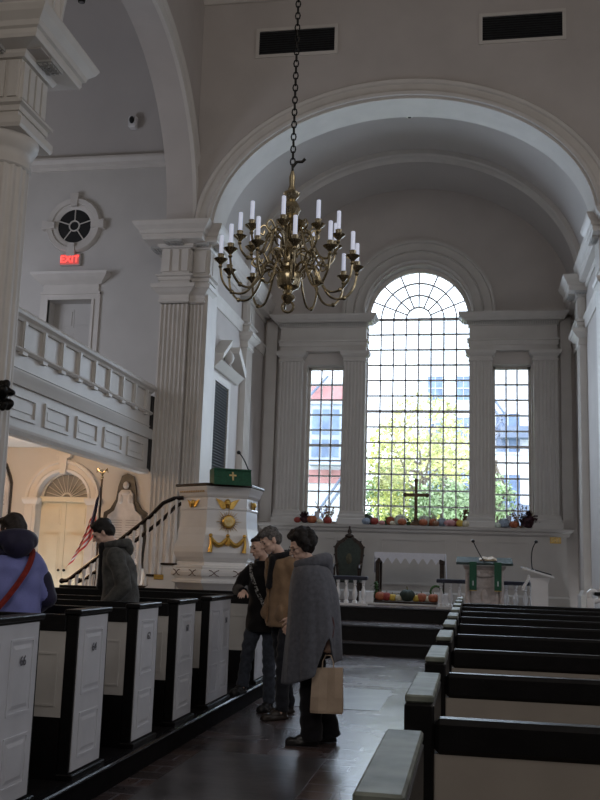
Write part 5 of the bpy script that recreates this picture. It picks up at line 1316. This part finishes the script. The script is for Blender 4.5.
for k in range(100):
    a = random.uniform(0, 2 * pi); e = random.uniform(-.65, 1.3); d = V(cos(a) * cos(e), sin(a) * cos(e), sin(e))
    if d.y > .25 and d.z < .55: continue
    bl.append((tuple(V(0, -.032, .145) + V(d.x * .102, d.y * .108, d.z * .098)), (random.uniform(.022, .034),) * 3))
p.hair(M['hair_black'], bl, .003)
s = MB(); 
for sx in (-1, 1):
    s.tube([p.HM @ V(sx * .033 + .024 * cos(a), .098 - abs(sx * .033 + .024 * cos(a)) * .12, .106 + .018 * sin(a)) for a in [2 * pi * i / 16 for i in range(17)]], .0018, 6); s.tube([p.HM @ V(sx * .057, .092, .11), p.HM @ V(sx * .075, .04, .112), p.HM @ V(sx * .08, -.01, .11)], .0018, 6)
s.tube([p.HM @ V(-.01, .099, .108), p.HM @ V(.01, .099, .108)], .0018, 6); s.build('glasses', M['dark'], p.t, world=False)
# paper bag she holds
hw = p.t.matrix_basis @ (p.S(V(*p.arms[-1]['wrist'])) + V(0, .005, -.115) * p.k)
t = thing('paper_bag', 'brown paper shopping bag held by the woman in the grey cape', 'bag', (hw.x, hw.y, hw.z - .44), radians(4))
pm = mat('kraft_paper', (.46, .35, .26), .75, .08, 6, bump=.2, bscale=14)
s = MB(); rings = []
for z, w, d_ in ((0, .125, .055), (.02, .128, .058), (.12, .125, .052), (.25, .12, .035), (.34, .118, .022)):
    rings.append([(x * w, y * d_ + .008 * sin(x * 4 + z * 9), z + (.006 * x if z > .3 else 0)) for x, y in ((-1, -1), (-.5, -1.1), (0, -1), (.5, -1.1), (1, -1), (.93, 0), (1, 1), (.5, 1), (0, 1.1), (-.5, 1), (-1, 1), (-.93, 0))])
s.loft(rings); o = s.build('bag_body', pm, t, world=False)
for yy in (-.02, .02):
    s = MB(); s.tube([(-.045, yy, .33), (-.042, yy, .39), (-.02, yy * .5, .435), (.02, yy * .5, .435), (.042, yy, .39), (.045, yy, .33)], .0045, 6); s.build('handle', pm, t, world=False, smooth=True)

# ---- 2 man in tan jacket
p = Person('grey haired man in a tan jacket and dark scarf looking down at the pews', (-1.74, 9.18, 0), radians(135), 1.77, .08, yaw=-8, pitch=30, roll=6, headfwd=.06,
           feet={-1: V(-.13, .12, 0), 1: V(.14, -.14, 0)}, arms={-1: dict(elbow=(-.27, -.04, 1.10), wrist=(-.20, .06, .90), hd=(.35, .15, -.6), curl=.3), 1: dict(elbow=(.27, -.04, 1.10), wrist=(.20, .06, .90), hd=(-.35, .15, -.6), curl=.3)})
p.haircol = M['hair_grey']; p.body(); p.trousers(cloth('dark_denim', (.020, .021, .028))); p.shoes(mat('brown_shoe', (.03, .022, .018), .4, .2, 20))
tan = cloth('tan_suede', (.33, .215, .13), .12, .85, 12)
def pockets(s, P):
    for sg in (-1, 1): s.ball(P.S(P.sp(.93) + V(sg * .12, .15, 0)), (.06, .02, .075))
p.coat('jacket', tan, [(.80, .205, .165), (.83, .205, .17), (.95, .205, .165), (1.1, .20, .155), (1.25, .21, .155), (1.35, .21, .145), (1.41, .17, .115), (1.45, .10, .08)], (.075, .066, .056), extra=pockets, sl_end=.99)
s = MB()
for k in range(21):
    a = 2 * pi * k / 20; c = p.sp(1.46); s.ball(p.S(V(.088 * cos(a), c.y + .075 * sin(a) + .01, 1.45 + .02 * sin(-a))), .036, 10, 8)
for k in range(8): s.ball(p.S(p.sp(1.42 - k * .035) + V(-.03 + .006 * k, .125 + .006 * k, 0)), (.045, .03, .035), 10, 8)
remesh('scarf', s, cloth('black_knit_scarf', (.014, .013, .016)), p.t, .01, 2)
s = MB()
zs = [1.40, 1.3, 1.15, 1.0, .84]
s.tube([p.S(p.sp(z) + V(.045, (.125, .155, .155, .165, .175)[i], 0)) for i, z in enumerate(zs)], .011, 6); s.build('zip_placket', cloth('tan_placket', (.30, .19, .11)), p.t, world=False, smooth=True)
p.hair(M['hair_grey'], [((0, -.025, .155), (.081, .094, .080)), ((0, -.058, .105), (.080, .066, .082)), ((-.066, -.012, .135), (.016, .045, .04)), ((.066, -.012, .135), (.016, .045, .04)), ((0, .045, .195), (.055, .035, .028)), ((-.03, .055, .185), (.035, .03, .025)), ((.03, .055, .185), (.035, .03, .025))], .003)

# ---- 3 dark haired woman in black coat
p = Person('dark haired woman in a black coat with patterned strap resting a hand on the pew', (-2.01, 9.50, 0), radians(165), 1.69, .05, yaw=-34, pitch=16, roll=8, female=True, headfwd=.05,
           feet={-1: V(-.06, -.02, 0), 1: V(.15, .16, .158)}, arms={1: dict(elbow=(.25, .14, 1.17), wrist=(.05, .36, 1.15), hd=(-.25, 1, -.15), hn=(0, 0, -1), ht=(-1, 0, 0), curl=.3), -1: dict(elbow=(-.24, -.03, 1.12), wrist=(-.21, .02, .90), curl=.4)})
p.haircol = M['hair_brown']; p.body(); p.trousers(cloth('blue_jeans', (.065, .075, .10))); p.shoes(M['dark'])
p.coat('coat', cloth('black_wool', (.012, .011, .013)), [(.76, .195, .16), (.9, .19, .15), (1.05, .165, .13), (1.2, .175, .135), (1.33, .18, .13), (1.40, .15, .105), (1.45, .09, .075)], (.062, .054, .046), sl_end=.95)
p.hair(M['hair_brown'], [((0, -.030, .150), (.078, .090, .078)), ((0, -.060, .10), (.076, .06, .08)), ((0, -.105, .09), (.04, .035, .04)), ((0, .03, .185), (.055, .04, .025))], .002)
s = MB(); pts = [V(.12, .07, 1.44), V(.08, .145, 1.32), V(.0, .165, 1.15), V(-.09, .165, 1.0), V(-.15, .13, .92)]
s.tube([p.S(q + V(0, p.sp(q.z).y, 0)) for q in pts], .018, 4, .3, up=(0, 1, 0))
sm = mat('patterned_strap', (.20, .20, .20), .7, .9, 60); sm.node_tree.nodes['Color Ramp'].color_ramp.elements[0].position = .48; sm.node_tree.nodes['Color Ramp'].color_ramp.elements[1].position = .52; s.build('patterned_strap', sm, p.t, world=False)

# ---- 4 woman in the blue jacket (left)
p = Person('person in a blue and navy jacket seen from behind, red strap across the back', (-2.975, 6.0, .16), radians(40), 1.52, .05, yaw=42, pitch=14, female=True, headfwd=.03, arms={-1: dict(elbow=(-.27, .02, 1.10), wrist=(-.22, .22, .98), curl=.4), 1: dict(elbow=(.27, .03, 1.10), wrist=(.22, .22, .98), curl=.4)})
p.haircol = M['hair_brown']; p.body(); p.trousers(M['black_cloth']); p.shoes(M['dark'])
blue = cloth('periwinkle_nylon', (.20, .22, .52), .08, .6, 8); navy = cloth('navy_nylon', (.022, .020, .050), .15, .6, 10)
p.coat('jacket', blue, [(.78, .235, .175), (.9, .235, .175), (1.05, .225, .165), (1.2, .225, .165), (1.33, .225, .16), (1.41, .19, .125), (1.46, .10, .085)], (.08, .068, .05))
s = MB()
for s_ in (-1, 1):
    a, b, c = [p.S(q) for q in p.A[s_]]; s.limb([a + V(-s_ * .02, 0, .022), a + V(s_ * .01, 0, .0), (a + b) / 2 + V(s_ * .02, 0, 0)] if s_ < 0 else [(a + b) / 2 + V(s_ * .014, 0, 0), b + V(s_ * .01, 0, 0), (b + c) / 2], [.084, .084, .072] if s_ < 0 else [.068, .069, .06])
for k in range(25): a = 2 * pi * k / 24; s.ball(p.S(p.sp(1.44)) + V(.11 * cos(a), .09 * sin(a), -.01), (.04, .035, .03), 8, 6)
remesh('navy_shoulder_panel', s, navy, p.t, .011, 3)
s = MB()
for k in range(25):
    a = 2 * pi * k / 24; back = .5 - .5 * sin(a); s.ball(p.S(p.sp(1.45)) + V(.105 * cos(a), .10 * sin(a) - .02 * back, .03 + .055 * back), (.042 + .020 * back,) * 3, 10, 8)
s.ball(p.S(p.sp(1.43)) + V(0, -.12, .06), (.105, .07, .09)); remesh('hood', s, navy, p.t, .01, 3)
p.hair(M['hair_brown'], [((0, -.030, .150), (.085, .096, .084)), ((0, -.062, .095), (.083, .07, .09)), ((0, .035, .185), (.06, .045, .03)), ((-.05, -.02, .09), (.035, .05, .06)), ((.05, -.02, .09), (.035, .05, .06))], .004)
bg = thing('shoulder_bag', 'red bag strap worn across the blue jacket', 'bag', p.t.location.copy(), p.t.rotation_euler.z); bg['label'] = 'small red shoulder bag with long strap worn over the blue jacket'
s = MB(); pts = [V(.10, .10, 1.44), V(.125, .0, 1.475), V(.12, -.11, 1.43), V(.06, -.185, 1.30), V(-.06, -.195, 1.12), V(-.18, -.155, .96), V(-.235, -.08, .86)]
s.tube(bez([p.S(q + V(0, p.sp(q.z).y, 0)) for q in pts]), .019, 4, .35, up=(0, 0, 1)); red = cloth('red_webbing', (.22, .025, .02)); s.build('strap', red, bg, world=False, smooth=True)
MB().bbox(-.33, -.24, -.16, .08, .60, .80, .02).build('pouch', red, bg, world=False)

# ---- 5 man in grey coat
p = Person('dark haired man in a grey wool coat and black scarf looking down', (-2.93, 7.93, .16), radians(106), 1.60, .09, yaw=3, pitch=34, headfwd=.055, arms={-1: dict(elbow=(-.27, -.05, 1.10), wrist=(-.22, .12, .92), curl=.4), 1: dict(elbow=(.27, -.03, 1.10), wrist=(.22, .12, .92), curl=.4)})
p.haircol = M['hair_black']; p.body(); p.trousers(M['black_cloth']); p.shoes(M['dark'])
gw = cloth('charcoal_wool', (.085, .085, .082), .18)
p.coat('coat', gw, [(.62, .225, .185), (.8, .225, .18), (1.0, .215, .165), (1.2, .215, .16), (1.33, .215, .15), (1.41, .175, .12), (1.46, .10, .085)], (.078, .068, .058))
s = MB()
for k in range(25):
    a = 2 * pi * k / 24; back = .5 - .5 * sin(a); s.ball(p.S(p.sp(1.45)) + V(.09 * cos(a), .08 * sin(a) - .02 * back, .02 + .025 * back), (.03 + .012 * back,) * 3, 10, 8)
s.ball(p.S(p.sp(1.42)) + V(0, -.11, .02), (.07, .04, .06)); remesh('collar', s, gw, p.t, .01, 3)
s = MB()
for k in range(9): s.ball(p.S(p.sp(1.46 - k * .045) + V(-.02, .115 + .008 * k, 0)), (.05, .035, .04), 10, 8)
remesh('scarf', s, cloth('black_knit', (.012, .011, .013)), p.t, .01, 2)
p.hair(M['hair_black'], [((0, -.028, .152), (.081, .093, .080)), ((0, -.058, .105), (.079, .064, .08)), ((0, .030, .196), (.058, .04, .028)), ((-.066, -.01, .13), (.015, .035, .035)), ((.066, -.01, .13), (.015, .035, .035))], .003)

# ================================================================== LIGHT
W = bpy.data.worlds.new('World'); bpy.context.scene.world = W; W.use_nodes = True
bgn = W.node_tree.nodes['Background']; bgn.inputs['Color'].default_value = (.86, .93, 1.0, 1); bgn.inputs['Strength'].default_value = 4.2
def area(name, loc, target, sx, sy, power, col):
    l = bpy.data.lights.new(name, 'AREA'); l.shape = 'RECTANGLE'; l.size = sx; l.size_y = sy; l.energy = power; l.color = col
    o = bpy.data.objects.new(name, l); COL.objects.link(o); o.location = loc
    o.rotation_euler = (Vector(target) - Vector(loc)).to_track_quat('-Z', 'Y').to_euler(); return o
area('daylight_east_windows', (-1.2, 20.3, 5.4), (-1.4, 6, 0.5), 4.2, 4.2, 175, (.66, .81, 1))
area('daylight_right_windows', (5.8, 6.5, 7.0), (-4, 9.5, 4.5), 9, 4, 135, (1, .95, .88))
area('fill_rear', (-1.5, -3.6, 7.5), (-1.5, 14, 6.0), 6, 4, 190, (1, .93, .86))  # added fill behind the camera to lift the nave walls
area('daylight_gallery', (-10.7, 12.8, 5.6), (-6.5, 16.9, 4.6), 3.5, 1.8, 120, (.78, .84, 1))
area('daylight_chancel_side', (2.0, 18.2, 4.5), (-4.5, 18, 4.5), 1.6, 2.5, 10, (1, .95, .88))
area('fill_low_right', (5.8, 5.5, 3.2), (-2.5, 6.5, .6), 6, 2, 50, (.82, .88, 1))  # extra area added on the right to brighten the left pew panels
area('fill_pulpit_side', (5.8, 11.5, 4.2), (-3.6, 13.3, 1.9), 2.5, 2.5, 60, (.86, .90, 1))  # extra area added on the right to whiten the pulpit front
def point(name, loc, p_, col, r=.15):
    l = bpy.data.lights.new(name, 'POINT'); l.energy = p_; l.color = col; l.shadow_soft_size = r
    o = bpy.data.objects.new(name, l); COL.objects.link(o); o.location = loc; return o
point('aisle_lamp', (-8.0, 14.6, 3.1), 75, (1, .62, .34), .25)
point('aisle_lamp_near', (-8.4, 10.5, 3.1), 60, (1, .66, .38), .25)

# ================================================================== CAMERA
f, pt, yw, rl = 960., radians(9.77), radians(10.28), radians(1.85)
f0 = V(-sin(yw) * cos(pt), cos(yw) * cos(pt), sin(pt)); r0 = V(cos(yw), sin(yw), 0); u0 = r0.cross(f0)
r = r0 * cos(rl) + u0 * sin(rl); u = u0 * cos(rl) - r0 * sin(rl)
cd = bpy.data.cameras.new('camera'); cam = bpy.data.objects.new('camera', cd); COL.objects.link(cam)
cd.sensor_fit = 'VERTICAL'; cd.sensor_height = 24; cd.lens = 24 * f / 800; cd.clip_end = 300; cd.clip_start = .05
mm = Matrix((r, u, -f0)).transposed().to_4x4(); mm.translation = V(0, 0, 1.4); cam.matrix_world = mm
bpy.context.scene.camera = cam
bpy.context.scene.view_settings.view_transform = 'Standard'
bpy.context.scene.view_settings.look = 'None'
bpy.context.scene.cycles.use_denoising = True
bpy.context.scene.cycles.max_bounces = 8
